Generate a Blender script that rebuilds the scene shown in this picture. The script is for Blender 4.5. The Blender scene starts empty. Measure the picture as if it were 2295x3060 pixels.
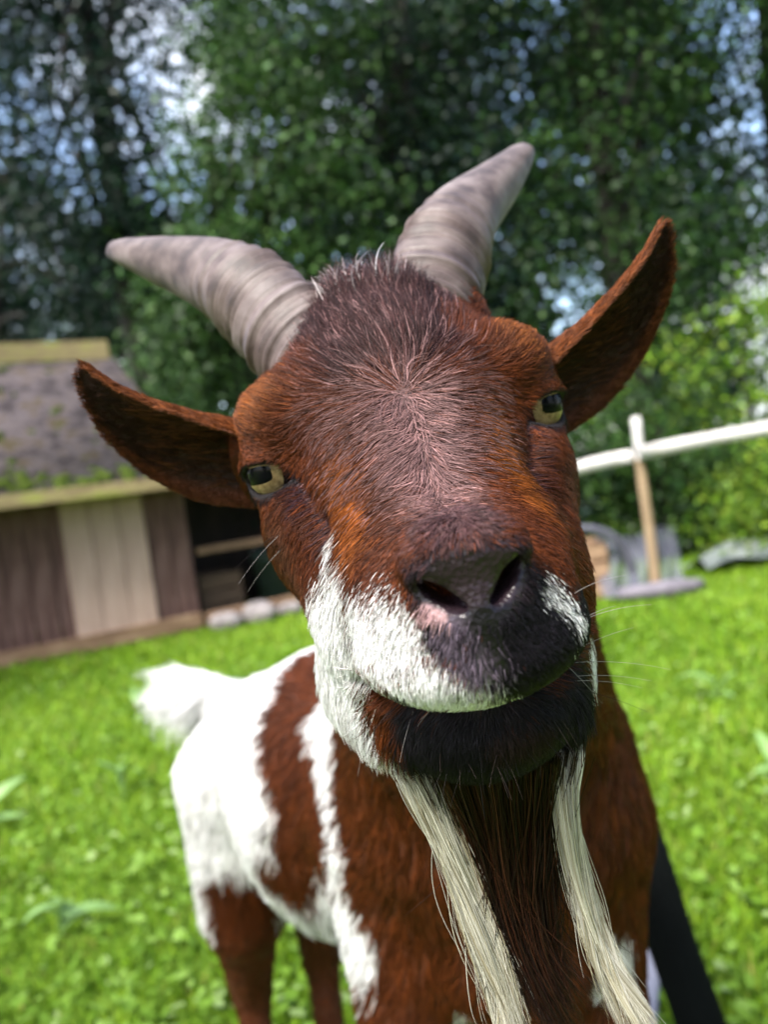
import bpy, math, random
import numpy as np
from mathutils import Matrix, Vector, Euler, kdtree

rng = np.random.default_rng(7)
random.seed(7)
scene = bpy.context.scene
COL = scene.collection
R = math.radians

# ------------------------------------------------------------------ camera
cam_d = bpy.data.cameras.new('camera')
cam = bpy.data.objects.new('camera', cam_d)
COL.objects.link(cam)
cam.location = (0.0, 0.0, 0.85)
cam.rotation_euler = (Matrix.Rotation(R(88), 3, 'X') @ Matrix.Rotation(R(-8), 3, 'Z')).to_euler()
cam_d.sensor_fit = 'VERTICAL'
cam_d.sensor_height = 36.0
cam_d.sensor_width = 27.0
cam_d.lens = 27.0
cam_d.clip_start = 0.02
cam_d.clip_end = 500.0
cam_d.dof.use_dof = True
cam_d.dof.focus_distance = 0.25
cam_d.dof.aperture_fstop = 7.8
scene.camera = cam

# ------------------------------------------------------------------ sky, sun, exposure
SUN_EL, SUN_AZ = R(52), R(-142)          # azimuth measured from +Y towards +X: the light comes over the camera's left shoulder
world = bpy.data.worlds.new('World')
scene.world = world
world.use_nodes = True
nt = world.node_tree
bg = nt.nodes['Background']
sky = nt.nodes.new('ShaderNodeTexSky')
sky.sky_type = 'NISHITA'
sky.sun_disc = False
sky.sun_elevation = SUN_EL
sky.sun_rotation = SUN_AZ
sky.air_density = 1.0
sky.dust_density = 3.0
sky.ozone_density = 1.0
# broken white cloud over the whole sky
tcw = nt.nodes.new('ShaderNodeTexCoord')
cn = nt.nodes.new('ShaderNodeTexNoise')
cn.inputs['Scale'].default_value = 3.2
cn.inputs['Detail'].default_value = 7.0
cn.inputs['Roughness'].default_value = 0.6
nt.links.new(tcw.outputs['Generated'], cn.inputs['Vector'])
cr = nt.nodes.new('ShaderNodeValToRGB')
cr.color_ramp.elements[0].position = 0.46
cr.color_ramp.elements[1].position = 0.62
nt.links.new(cn.outputs['Fac'], cr.inputs['Fac'])
cmx = nt.nodes.new('ShaderNodeMix')
cmx.data_type = 'RGBA'
cmx.inputs[7].default_value = (3.0, 3.15, 3.4, 1)
nt.links.new(cr.outputs['Color'], cmx.inputs[0])
nt.links.new(sky.outputs['Color'], cmx.inputs[6])
nt.links.new(cmx.outputs[2], bg.inputs['Color'])
bg.inputs['Strength'].default_value = 0.15
sun_d = bpy.data.lights.new('sun', 'SUN')
sun_d.energy = 2.3
sun_d.angle = R(14)
sun_d.color = (1.0, 0.96, 0.9)
sun = bpy.data.objects.new('sun', sun_d)
COL.objects.link(sun)
sun_dir = Vector((math.sin(SUN_AZ) * math.cos(SUN_EL), math.cos(SUN_AZ) * math.cos(SUN_EL), math.sin(SUN_EL)))
sun.rotation_euler = sun_dir.to_track_quat('Z', 'Y').to_euler()
sun.location = sun_dir * 30
vs = scene.view_settings
vs.view_transform = 'Standard'
vs.look = 'None'
vs.gamma = 1.0
vs.use_curve_mapping = False
vs.exposure = 2.3
scene.cycles.use_denoising = True
scene.cycles.max_bounces = 4
scene.cycles.diffuse_bounces = 3
scene.cycles.glossy_bounces = 2
scene.cycles.transmission_bounces = 2
scene.cycles.use_light_tree = False
scene.cycles.transparent_max_bounces = 8
scene.cycles_curves.shape = 'RIBBONS'

# ------------------------------------------------------------------ helpers
def tag(o, label=None, cat=None, group=None, kind=None):
    for k, v in (('label', label), ('category', cat), ('group', group), ('kind', kind)):
        if v:
            o[k] = v
    return o

def empty(name, loc, rz=0.0):
    o = bpy.data.objects.new(name, None)
    o.location = loc
    o.rotation_euler = (0, 0, rz)
    o.empty_display_size = 0.1
    COL.objects.link(o)
    return o

def put(name, data, parent=None, loc=None, rot=None):
    o = bpy.data.objects.new(name, data)
    COL.objects.link(o)
    if parent is not None:
        o.parent = parent
    if loc is not None:
        o.location = loc
    if rot is not None:
        o.rotation_euler = rot
    return o

def mesh_np(name, V, F, mat=None, smooth=False):
    """V (n,3) array, F (m,3) or (m,4) integer array."""
    V = np.asarray(V, np.float32)
    F = np.asarray(F, np.int32)
    m = bpy.data.meshes.new(name)
    m.vertices.add(len(V))
    m.vertices.foreach_set('co', V.ravel())
    n = F.shape[1]
    m.loops.add(F.size)
    m.loops.foreach_set('vertex_index', F.ravel())
    m.polygons.add(len(F))
    m.polygons.foreach_set('loop_start', np.arange(0, F.size, n, dtype=np.int32))
    m.polygons.foreach_set('loop_total', np.full(len(F), n, np.int32))
    m.update(calc_edges=True)
    if smooth:
        m.polygons.foreach_set('use_smooth', np.ones(len(F), bool))
    if mat:
        m.materials.append(mat)
    return m

def pt_color(m, name, C):
    a = m.attributes.new(name, 'FLOAT_COLOR', 'POINT')
    C4 = np.ones((len(C), 4), np.float32)
    C4[:, :3] = C
    a.data.foreach_set('color', C4.ravel())

def new_mat(name):
    m = bpy.data.materials.new(name)
    m.use_nodes = True
    return m, m.node_tree.nodes, m.node_tree.links, m.node_tree.nodes['Principled BSDF']

def ramp(nodes, stops):
    r = nodes.new('ShaderNodeValToRGB')
    el = r.color_ramp.elements
    while len(el) < len(stops):
        el.new(0.5)
    for e, (p, c) in zip(el, stops):
        e.position = p
        e.color = (*c, 1)
    return r

def noise_mat(name, stops, scale=8.0, rough=0.8, stretch=(1, 1, 1), bump=0.0, bump_scale=None, detail=6.0, coords='Object', spec=0.3):
    m, N, L, P = new_mat(name)
    tc = N.new('ShaderNodeTexCoord')
    mp = N.new('ShaderNodeMapping')
    mp.inputs['Scale'].default_value = stretch
    L.new(tc.outputs[coords], mp.inputs['Vector'])
    no = N.new('ShaderNodeTexNoise')
    no.inputs['Scale'].default_value = scale
    no.inputs['Detail'].default_value = detail
    no.inputs['Roughness'].default_value = 0.62
    L.new(mp.outputs['Vector'], no.inputs['Vector'])
    r = ramp(N, stops)
    L.new(no.outputs['Fac'], r.inputs['Fac'])
    L.new(r.outputs['Color'], P.inputs['Base Color'])
    P.inputs['Roughness'].default_value = rough
    P.inputs['Specular IOR Level'].default_value = spec
    if bump:
        n2 = N.new('ShaderNodeTexNoise')
        n2.inputs['Scale'].default_value = bump_scale or scale * 3
        n2.inputs['Detail'].default_value = 6
        L.new(mp.outputs['Vector'], n2.inputs['Vector'])
        b = N.new('ShaderNodeBump')
        b.inputs['Strength'].default_value = bump
        b.inputs['Distance'].default_value = 0.01
        L.new(n2.outputs['Fac'], b.inputs['Height'])
        L.new(b.outputs['Normal'], P.inputs['Normal'])
    return m

def unit(v):
    v = np.asarray(v, float)
    return v / (np.linalg.norm(v, axis=-1, keepdims=True) + 1e-12)

def sstep(a, b, x):
    t = np.clip((x - a) / (b - a), 0, 1)
    return t * t * (3 - 2 * t)
# ================================================================== the goat
# Head space: millimetres, x to the goat's left, y backwards, z up, origin midway between the eyes.
#BEGIN_SDF
HM = np.array([[0.99448, -0.03701, -0.09821], [0.02845, 0.99579, -0.08713], [0.10102, 0.08386, 0.99134]])
HT = np.array([0.0128, 0.313, 0.8672])
def to_world(P):
    return np.asarray(P, float) / 1000.0 @ HM.T + HT
def to_local(P):
    return (np.asarray(P, float) - HT) @ HM * 1000.0

def d_ell(X, Y, Z, c, r):
    x, y, z = X - c[0], Y - c[1], Z - c[2]
    k0 = np.sqrt((x / r[0]) ** 2 + (y / r[1]) ** 2 + (z / r[2]) ** 2)
    k1 = np.sqrt((x / r[0] ** 2) ** 2 + (y / r[1] ** 2) ** 2 + (z / r[2] ** 2) ** 2) + 1e-9
    return k0 * (k0 - 1.0) / k1

def d_cone(X, Y, Z, a, b, r1, r2, sq=(1, 1, 1)):
    a = np.asarray(a, float); b = np.asarray(b, float)
    ab = b - a
    x, y, z = X - a[0], Y - a[1], Z - a[2]
    t = np.clip((x * ab[0] + y * ab[1] + z * ab[2]) / (ab @ ab), 0, 1)
    dx, dy, dz = x - t * ab[0], y - t * ab[1], z - t * ab[2]
    return np.sqrt((dx / sq[0]) ** 2 + (dy / sq[1]) ** 2 + (dz / sq[2]) ** 2) - (r1 + t * (r2 - r1))

EYE_C = np.array([51.0, 5.0, 0.6]); EYE_R = 15.0
EYE_G = unit(np.array([0.76, -0.65, -0.04]))          # gaze, goat's left eye
EYE_H = unit(np.array([0.65, 0.76, 0.0]))            # along the eye slit, backwards
EYE_V = np.cross(EYE_G, EYE_H); EYE_V = EYE_V * np.sign(EYE_V[2])
def eye_frame(X, Y, Z, s):
    x, y, z = X * s - EYE_C[0], Y - EYE_C[1], Z - EYE_C[2]
    g = x * EYE_G[0] + y * EYE_G[1] + z * EYE_G[2]
    h = x * EYE_H[0] + y * EYE_H[1] + z * EYE_H[2]
    v = x * EYE_V[0] + y * EYE_V[1] + z * EYE_V[2]
    return g, h, v
def d_slit(X, Y, Z, s):
    g, h, v = eye_frame(X, Y, Z, s)
    hh = h + 3.0
    e = np.sqrt((hh / 15.0) ** 2 + ((v + 2.0) / 5.9) ** 2)
    return np.maximum((e - 1.0) * 8.0, 4.0 - g)

PR = []
def E_(c, r, k, op=1): PR.append(('e', op, k, np.array(c, float), np.array(r, float)))
def C_(a, b, r1, r2, k, op=1, sq=(1, 1, 1)): PR.append(('c', op, k, np.array(a, float), np.array(b, float), r1, r2, sq))
def S_(f, *args):
    for s in (1, -1):
        n = 1 if f is E_ else 2
        g = [np.array(q, float) * [s, 1, 1] if i < n else q for i, q in enumerate(args)]
        f(*g)
def CW(a, b, r1, r2, k, sq=(1, 1, 1)):
    C_(to_local(a), to_local(b), r1 * 1000, r2 * 1000, k, 1, sq)

# torso, neck and legs (metres, world axes)
CW((.046, .640, .590), (-.066, .790, .545), .112, .122, 40, (1, 1, 1.15))
CW((-.070, .790, .545), (-.160, .915, .545), .124, .092, 40, (1, 1, 1.08))
CW((.055, .600, .560), (.052, .590, .500), .105, .072, 40)
CW((.035, .420, .820), (.050, .600, .640), .060, .110, 40)
CW((-.025, .625, .560), (-.034, .600, .420), .066, .040, 30)
CW((.116, .610, .560), (.114, .592, .420), .058, .034, 30)
for kx, ky in ((-.034, .600), (.114, .592)):
    CW((kx, ky, .420), (kx - .002, ky - .004, .230), .040 if kx < 0 else .034, .025, 12)
    CW((kx - .002, ky - .004, .230), (kx, ky + .006, .050), .023, .019, 10)
    CW((kx, ky + .006, .050), (kx, ky - .012, .018), .022, .026, 8)
for hx, hy, w in ((-.222, .935, .96), (-.138, .985, .85)):
    CW((hx, hy - .005, .520), (hx - .020 * w, hy, .350), .078 * w, .052 * w, 30)
    CW((hx - .020 * w, hy, .350), (hx - .040 * w, hy + .055, .215), .046 * w, .027, 16)
    CW((hx - .040 * w, hy + .055, .215), (hx - .040 * w, hy + .035, .050), .023, .019, 10)
    CW((hx - .040 * w, hy + .035, .050), (hx - .040 * w, hy + .016, .018), .022, .026, 8)
CW((-.225, .985, .595), (-.298, 1.030, .612), .030, .018, 20)

# head
E_((0, 36, 8), (54, 58, 54), 10)                       # braincase
E_((0, 8, -22), (58, 52, 44), 18)                      # upper cheeks
E_((0, -24, -68), (50, 55, 52), 18)                    # jaw
S_(C_, (33, -14, -36), (25, -50, -58), 20, 18, 16)     # cheek pads
C_((-34, -16, -84), (-24, -48, -92), 21, 15, 12); C_((24, -26, -90), (16, -54, -98), 19, 16, 12)     # jaw pushed to its right while chewing
C_((0, -4, 0), (0, -66, -38), 36, 25, 18)              # nose bridge
C_((-15, -52, -42), (-13, -88, -48), 22, 19, 12); C_((15, -52, -42), (13, -88, -48), 22, 19, 12)
E_((0, -88, -45), (22, 32, 24), 10)                    # nose
E_((0, -80, -61.5), (34.5, 37.5, 17), 10)                    # upper lip
E_((0, -62, -92), (30, 28, 22), 8)                     # chin and lower lip
E_((0, -105, -29), (16.2, 14.5, 10.5), 5)                # nose pad
S_(E_, (10.3, -109, -30), (7.2, 9.5, 6), 3)              # nostril wings
S_(E_, (46, 9, 18), (20, 24, 18.5), 12)                 # brow ridges
S_(E_, (48, 2, -16), (15, 22, 14), 10)                 # below the eye
S_(C_, (29, -14, -24), (40, 6, -34), 19, 22, 14)
S_(E_, (31, 43, 42), (21, 21, 21), 10)                 # horn bosses
S_(E_, (61, 32, 6), (13, 16, 22), 10)                  # ear roots
S_(E_, EYE_C.tolist(), (18.2, 18.2, 17.2), 5)          # lids
# hollows
S_(C_, (43.5, -21, -5), (36.5, -42, -21), 2.2, 2.0, 8, -1) # tear groove
NOS = [(16.0, -113, -36), (11.5, -119, -40), (5.0, -122, -43.5)]
for q in range(7):                                      # slanted slit nostrils, deeper towards the middle
    f = q / 6
    a = np.array((13.8, -116, -34.0)) * (1 - f) + np.array((5.4, -125, -43.0)) * f
    rr = 1.2 + 1.0 * math.sin(math.pi * (.15 + .8 * f))
    S_(C_, a.tolist(), (a + [-2.0, 11 + 6 * math.sin(math.pi * f), 1.0]).tolist(), rr, rr * .9, 1.4, -1)
C_((0, -127, -44), (0, -121, -62), 1.1, 1.2, 2.5, -1)  # philtrum
MOUTH = [(37, -62, -70), (33, -78, -73), (21, -96, -78.0), (0, -105, -79), (-21, -96, -78.0), (-33, -78, -73), (-37, -62, -70)]
for a, b in zip(MOUTH[:-1], MOUTH[1:]):
    C_(a, b, 1.8, 1.8, 3, -1)
    C_((a[0] * .84, a[1] * .88, a[2] - .5), (b[0] * .84, b[1] * .88, b[2] - .5), 2.4, 2.4, 3, -1)
PR.append(('s', -1, 2.0, 1)); PR.append(('s', -1, 2.0, -1))

def prim_d(p, X, Y, Z):
    if p[0] == 'e': return d_ell(X, Y, Z, p[3], p[4])
    if p[0] == 'c': return d_cone(X, Y, Z, *p[3:])
    return d_slit(X, Y, Z, p[3])
def prim_box(p):
    k = p[2] + 14
    if p[0] == 'e': return p[3] - p[4] - k, p[3] + p[4] + k
    if p[0] == 'c':
        r = max(p[5], p[6]) * max(p[7])
        return np.minimum(p[3], p[4]) - r - k, np.maximum(p[3], p[4]) + r + k
    c = EYE_C * [p[3], 1, 1] + EYE_G * [p[3], 1, 1] * 12
    return c - 26, c + 26
def combine(D, d, op, k):
    if op < 0:
        d = -d
        h = np.maximum(k - np.abs(D - d), 0) / k
        return np.maximum(D, d) + h * h * k * 0.25
    h = np.maximum(k - np.abs(D - d), 0) / k
    return np.minimum(D, d) - h * h * k * 0.25
def sdf(P):
    P = np.asarray(P, float)
    D = np.full(len(P), 1e3)
    for p in PR:
        lo, hi = prim_box(p)
        m = ((P >= lo) & (P <= hi)).all(1)
        if m.any():
            D[m] = combine(D[m], prim_d(p, P[m, 0], P[m, 1], P[m, 2]), p[1], p[2])
    return D
#END_SDF

def axis(a, b, fa, fb, fine, coarse):
    l = [fb]
    st = fine
    while l[-1] < b:
        st = min(st * 1.12, coarse)
        l.append(l[-1] + st)
    lo = [fa]
    st = fine
    while lo[-1] > a:
        st = min(st * 1.12, coarse)
        lo.append(lo[-1] - st)
    mid = np.arange(fa + fine, fb - fine * 0.5, fine)
    return np.concatenate([lo[::-1], mid, l]).astype(np.float32)

def surface_nets(D, xs, ys, zs):
    S = D < 0
    c = np.zeros(np.array(D.shape) - 1, np.int8)
    for i in (0, 1):
        for j in (0, 1):
            for k in (0, 1):
                c += S[i:S.shape[0] - 1 + i, j:S.shape[1] - 1 + j, k:S.shape[2] - 1 + k]
    act = (c > 0) & (c < 8)
    I, J, K = np.nonzero(act)
    idx = np.full(act.shape, -1, np.int32)
    idx[I, J, K] = np.arange(len(I))
    acc = np.zeros((len(I), 3)); cnt = np.zeros(len(I))
    ax = (xs, ys, zs)
    offs = [(i, j, k) for i in (0, 1) for j in (0, 1) for k in (0, 1)]
    for o in offs:
        for a in range(3):
            if o[a]:
                continue
            o2 = list(o); o2[a] = 1
            d1 = D[I + o[0], J + o[1], K + o[2]]; d2 = D[I + o2[0], J + o2[1], K + o2[2]]
            m = (d1 < 0) != (d2 < 0)
            t = np.where(m, d1 / (d1 - d2 + 1e-12), 0)
            base = [I + o[0], J + o[1], K + o[2]]
            for q in range(3):
                p = ax[q][base[q]].astype(float)
                if q == a:
                    p = p + t * (ax[q][base[q] + 1] - p)
                acc[:, q] += np.where(m, p, 0)
            cnt += m
    V = acc / cnt[:, None]
    F = []
    for a in range(3):
        sl1 = [slice(None)] * 3; sl2 = [slice(None)] * 3
        sl1[a] = slice(0, -1); sl2[a] = slice(1, None)
        A = S[tuple(sl1)]; B = S[tuple(sl2)]
        ii = list(np.nonzero(A != B))
        b, d = [q for q in range(3) if q != a]
        ok = (ii[b] > 0) & (ii[d] > 0) & (ii[b] < D.shape[b] - 1) & (ii[d] < D.shape[d] - 1)
        ii = [q[ok] for q in ii]
        flip = A[tuple(ii)]
        def cell(db, dd):
            q = [v.copy() for v in ii]
            q[b] += db; q[d] += dd
            return idx[tuple(q)]
        f = np.stack([cell(-1, -1), cell(0, -1), cell(0, 0), cell(-1, 0)], 1)
        if a == 1:
            flip = ~flip
        f[~flip] = f[~flip][:, ::-1]
        F.append(f)
    return V, np.concatenate(F)

gx = axis(-430, 230, -74, 74, 1.35, 9)
gy = axis(-135, 830, -130, 64, 1.35, 10)
gz = axis(-900, 110, -122, 74, 1.35, 9)
D = np.full((len(gx), len(gy), len(gz)), 1e3, np.float32)
for p in PR:
    lo, hi = prim_box(p)
    s = [slice(*np.searchsorted(g, (l, h))) for g, l, h in zip((gx, gy, gz), lo, hi)]
    X, Y, Z = gx[s[0]][:, None, None], gy[s[1]][None, :, None], gz[s[2]][None, None, :]
    if min(len(gx[s[0]]), len(gy[s[1]]), len(gz[s[2]])) == 0:
        continue
    D[s[0], s[1], s[2]] = combine(D[s[0], s[1], s[2]], prim_d(p, X, Y, Z).astype(np.float32), p[1], p[2])
BV, BF = surface_nets(D, gx, gy, gz)
del D
for _ in range(2):                                     # gentle relaxation
    e = np.concatenate([BF[:, [0, 1]], BF[:, [1, 2]], BF[:, [2, 3]], BF[:, [3, 0]]])
    sm = np.zeros_like(BV); n = np.zeros(len(BV))
    np.add.at(n, e[:, 0], 1)
    for q in range(3):
        sm[:, q] = np.bincount(e[:, 0], BV[e[:, 1], q], len(BV))
    BV = BV * 0.6 + 0.4 * sm / np.maximum(n, 1)[:, None]
B_EAR = np.zeros(len(BV))                              # 0 body, 1 back of ear, 2 inside of ear

# ears: cupped shells joined to the body mesh
def bez(pts, t):
    P = [np.array(p, float) for p in pts]
    while len(P) > 1:
        P = [a[None] * (1 - t[:, None]) + b[None] * t[:, None] if a.ndim == 1 else a * (1 - t[:, None]) + b * t[:, None] for a, b in zip(P[:-1], P[1:])]
    return P[0]
def ear(s, ctrl, O0):
    nu, nv = 34, 17
    t = np.linspace(0, 1, nu)
    C = bez(ctrl, t)
    T = unit(np.gradient(C, axis=0))
    O = unit(np.array(O0, float)[None] - T * (T @ np.array(O0, float))[:, None])
    Vv = unit(np.cross(T, O)) * s
    Vv *= np.sign(Vv[:, 2:3])
    hw = np.interp(t, [0, .12, .3, .5, .7, .85, .95, 1], [18, 25.5, 28, 24.5, 16.5, 9.0, 4.2, .8])
    cup = np.interp(t, [0, .25, .55, .8, 1], [24, 19, 11, 6, 1])
    th = np.interp(t, [0, .3, 1], [5.0, 3.2, 2.0])
    v = np.linspace(-1, 1, nv)
    av = np.abs(v)
    arc = v[None, :] * (1 - 0.10 * v[None, :] ** 2)
    inner = C[:, None] + Vv[:, None] * (hw[:, None] * arc)[..., None] + O[:, None] * (cup[:, None] * av[None] ** 2.2)[..., None]
    nrm_t = (th[:, None] * (1 - 0.75 * av[None] ** 3))[..., None]
    outn = unit(-O[:, None] + Vv[:, None] * (v * 0.75)[None, :, None])
    outer = inner + outn * nrm_t
    VV = np.concatenate([inner.reshape(-1, 3), outer.reshape(-1, 3)])
    FF = []
    n = nu * nv
    for i in range(nu - 1):
        for j in range(nv - 1):
            a, b, c, d = i * nv + j, i * nv + j + 1, (i + 1) * nv + j + 1, (i + 1) * nv + j
            FF.append((a, b, c, d)); FF.append((n + d, n + c, n + b, n + a))
        for j, fl in ((0, 0), (nv - 1, 1)):
            a, d = i * nv + j, (i + 1) * nv + j
            q = (a, d, n + d, n + a)
            FF.append(q[::-1] if fl else q)
    for j in range(nv - 1):
        a = (nu - 1) * nv + j
        FF.append((a, a + 1, n + a + 1, n + a))
    FF = np.array(FF)
    cr = np.cross(VV[FF[:, 1]] - VV[FF[:, 0]], VV[FF[:, 2]] - VV[FF[:, 0]])
    if (cr[0] @ O[0]) < 0:
        FF = FF[:, ::-1]
    tagv = np.concatenate([np.full(n, 2.0), np.full(n, 1.0)])
    tagv[:n].reshape(nu, nv)[:, [0, 1, -2, -1]] = 1.5
    return VV, FF, tagv
EARS = {-1: [(-52, 38, 13), (-86, 34, 16), (-114, 18, 36), (-122, 14, 60)],
        1: [(52, 38, 11), (88, 34, 13), (119, 20, 38), (127, 13, 61)]}
for s in (-1, 1):
    v, f, tg = ear(s, EARS[s], (0.20 * s, -0.68, -0.70))
    BF = np.concatenate([BF, f + len(BV)])
    BV = np.concatenate([BV, v])
    B_EAR = np.concatenate([B_EAR, tg])
HORN_L = [[-24.0, 22.0, 33.0], [-38.9, 45.0, 58.2], [-51.9, 66.0, 80.1], [-70.5, 90.0, 99.7], [-97.8, 115.0, 119.0], [-128.0, 140.0, 137.5]]
HORN_R = [[18.0, 22.0, 35.0], [32.5, 45.0, 59.5], [45.5, 66.0, 79.5], [63.5, 90.0, 99.0], [90.5, 115.0, 118.2], [117.5, 140.0, 138.5]]
BEARD_L = [(-0.0029, 0.2889, 0.7552), (-0.0004, 0.2686, 0.7489), (0.0049, 0.2669, 0.728), (0.0109, 0.2681, 0.7047), (0.0156, 0.2662, 0.6806), (0.0187, 0.2635, 0.66), (0.0205, 0.2591, 0.6464)]
BEARD_R = [(0.0508, 0.2888, 0.7521), (0.0507, 0.2666, 0.7474), (0.0485, 0.264, 0.7305), (0.0494, 0.2671, 0.7056), (0.0527, 0.2664, 0.6853), (0.0572, 0.2638, 0.6686), (0.0634, 0.2593, 0.6525)]
BEARD_M = [(0.0256, 0.2587, 0.7506), (0.0269, 0.2678, 0.7253), (0.0276, 0.271, 0.7016), (0.0297, 0.2703, 0.6811), (0.0338, 0.2677, 0.6651), (0.0394, 0.2652, 0.6491)]
# ---- coat colours: markings that sit on the animal, in head space (mm) and along its flank; plus a painted sky sheen
BROWN = (.074, .0178, .0042); DARKB = (.026, .0080, .0068); TAN = (.180, .056, .013); WHITE = (.78, .76, .75); BLACK = (.0065, .0050, .0075)
SHEEN_PINK = (.200, .112, .106); RUSSET = (.190, .052, .008)

def vnoise(P, sc, seed=0):
    """cheap smooth noise in -1..1 from summed sines"""
    r = np.random.default_rng(seed)
    out = np.zeros(len(P))
    for _ in range(6):
        k = r.normal(size=3) / sc
        out += np.sin(P @ k + r.uniform(0, 6.28))
    return out / 3.0

def seg_d(P, a, b):
    a = np.array(a, float); b = np.array(b, float)
    ab = b - a
    t = np.clip(((P - a) @ ab) / max(ab @ ab, 1e-9), 0, 1)
    return np.linalg.norm(P - a - t[:, None] * ab, axis=1)

PAINT = [
    (DARKB, 5, [((0, 12, 52), (0, 36, 62), 34), ((0, -18, 36), (0, 5, 50), 22)]),
    (SHEEN_PINK, 12, [((0, -44, 12), (0, -88, -16), 9)]),  # sky sheen down the nose bridge, painted into the coat colour
    (RUSSET, 8, [((22, -40, 0), (26, -70, -24), 8), ((-22, -40, 0), (-24, -70, -24), 8)]),
    (TAN, 7, [((50, -4, 26), (56, 6, 22), 11), ((-50, -4, 26), (-56, 6, 22), 11)]),
    ((.082, .030, .015), 8, [((56, -18, -26), (50, -30, -48), 13), ((-56, -18, -26), (-50, -30, -48), 12)]),
    ((.030, .014, .018), 3.0, [((44, -20, -4), (37, -43, -20), 3.2), ((-44, -20, -4), (-36, -45, -22), 3.6)]),
    # dark muzzle on the goat's left
    ((.014, .009, .013), 4, [((-9, -116, -46), (10, -116, -46), 8.5)]),
    (BLACK, 4, [((14, -112, -52), (22, -104, -66), 15), ((28, -92, -58), (30, -82, -66), 12), ((0, -116, -54), (6, -112, -70), 9), ((2, -120, -44), (8, -118, -50), 7)]),
    # white of the goat's right cheek and lip
    (WHITE, 3.6, [((-33.5, -54, -24), (-37, -57, -34), 2.6), ((-36, -66, -41), (-46, -50, -50), 9.5), ((-31, -86, -50), (-22, -103, -50), 11.5),
                  ((-46, -60, -58), (-48, -30, -76), 18), ((-30, -92, -62), (-12, -112, -66), 11), ((-10, -110, -74), (-4, -108, -74), 6.5),
                  ((-46, -20, -90), (-30, -20, -112), 24)]),
    (WHITE, 2.6, [((21, -108, -46), (29, -102, -57), 1.7), ((40, -44, -90), (30, -26, -116), 11)]),
    ((.085, .065, .088), 5, [((-10, -118, -47), (-5, -118, -58), 5.0)]),
    ((.11, .034, .014), 2.0, [((-31, -92, -62), (-28, -98, -67), 3.8)]),
    (BLACK, 2.0, [((-27, -99, -68), (-22, -100, -72), 3.6), ((-33, -80, -76), (-24, -88, -82), 4.5)]),
    ((.009, .006, .007), 3, [((-22, -86, -83), (24, -86, -83), 6.5)]),
    (BLACK, 3, [((-10, -74, -98), (22, -70, -98), 21), ((-26, -80, -84), (-14, -80, -92), 9)]),
    (WHITE, 2.5, [((-40, -50, -82), (-29, -54, -104), 9.5)]),
    ((.016, .008, .008), 3, [((2, -90, -94), (14, -88, -96), 5)]),
    ((.070, .034, .034), 5, [((0, -108, -21), (0, -98, -16), 12)]),
    ((.020, .012, .016), 2.5, [((-8.5, -114, -35), (8.5, -114, -35), 9.5)]),
    ((.42, .26, .27), 1.5, [((-14, -113, -41.5), (-10, -117, -43.5), 1.7)]),
]
AX_A = np.array([.05, .64]); AX = np.array([-.168, .915]) - AX_A; AX /= np.linalg.norm(AX)
BAND = [(.215, .72), (.190, .68), (.176, .629), (.155, .606), (.122, .587), (.150, .570), (.168, .534), (.168, .495), (.148, .462),
        (.106, .500), (.068, .545), (.040, .535), (.032, .574), (.045, .604), (.076, .630), (.107, .652), (.097, .673), (.125, .69), (.14, .73)]
def in_poly(s, z, poly):
    ins = np.zeros(len(s), bool)
    n = len(poly)
    for i in range(n):
        x1, y1 = poly[i]; x2, y2 = poly[(i + 1) % n]
        if y1 == y2:
            continue
        c = (y1 > z) != (y2 > z)
        ins ^= c & (s < (x2 - x1) * (z - y1) / (y2 - y1) + x1)
    return ins

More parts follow.
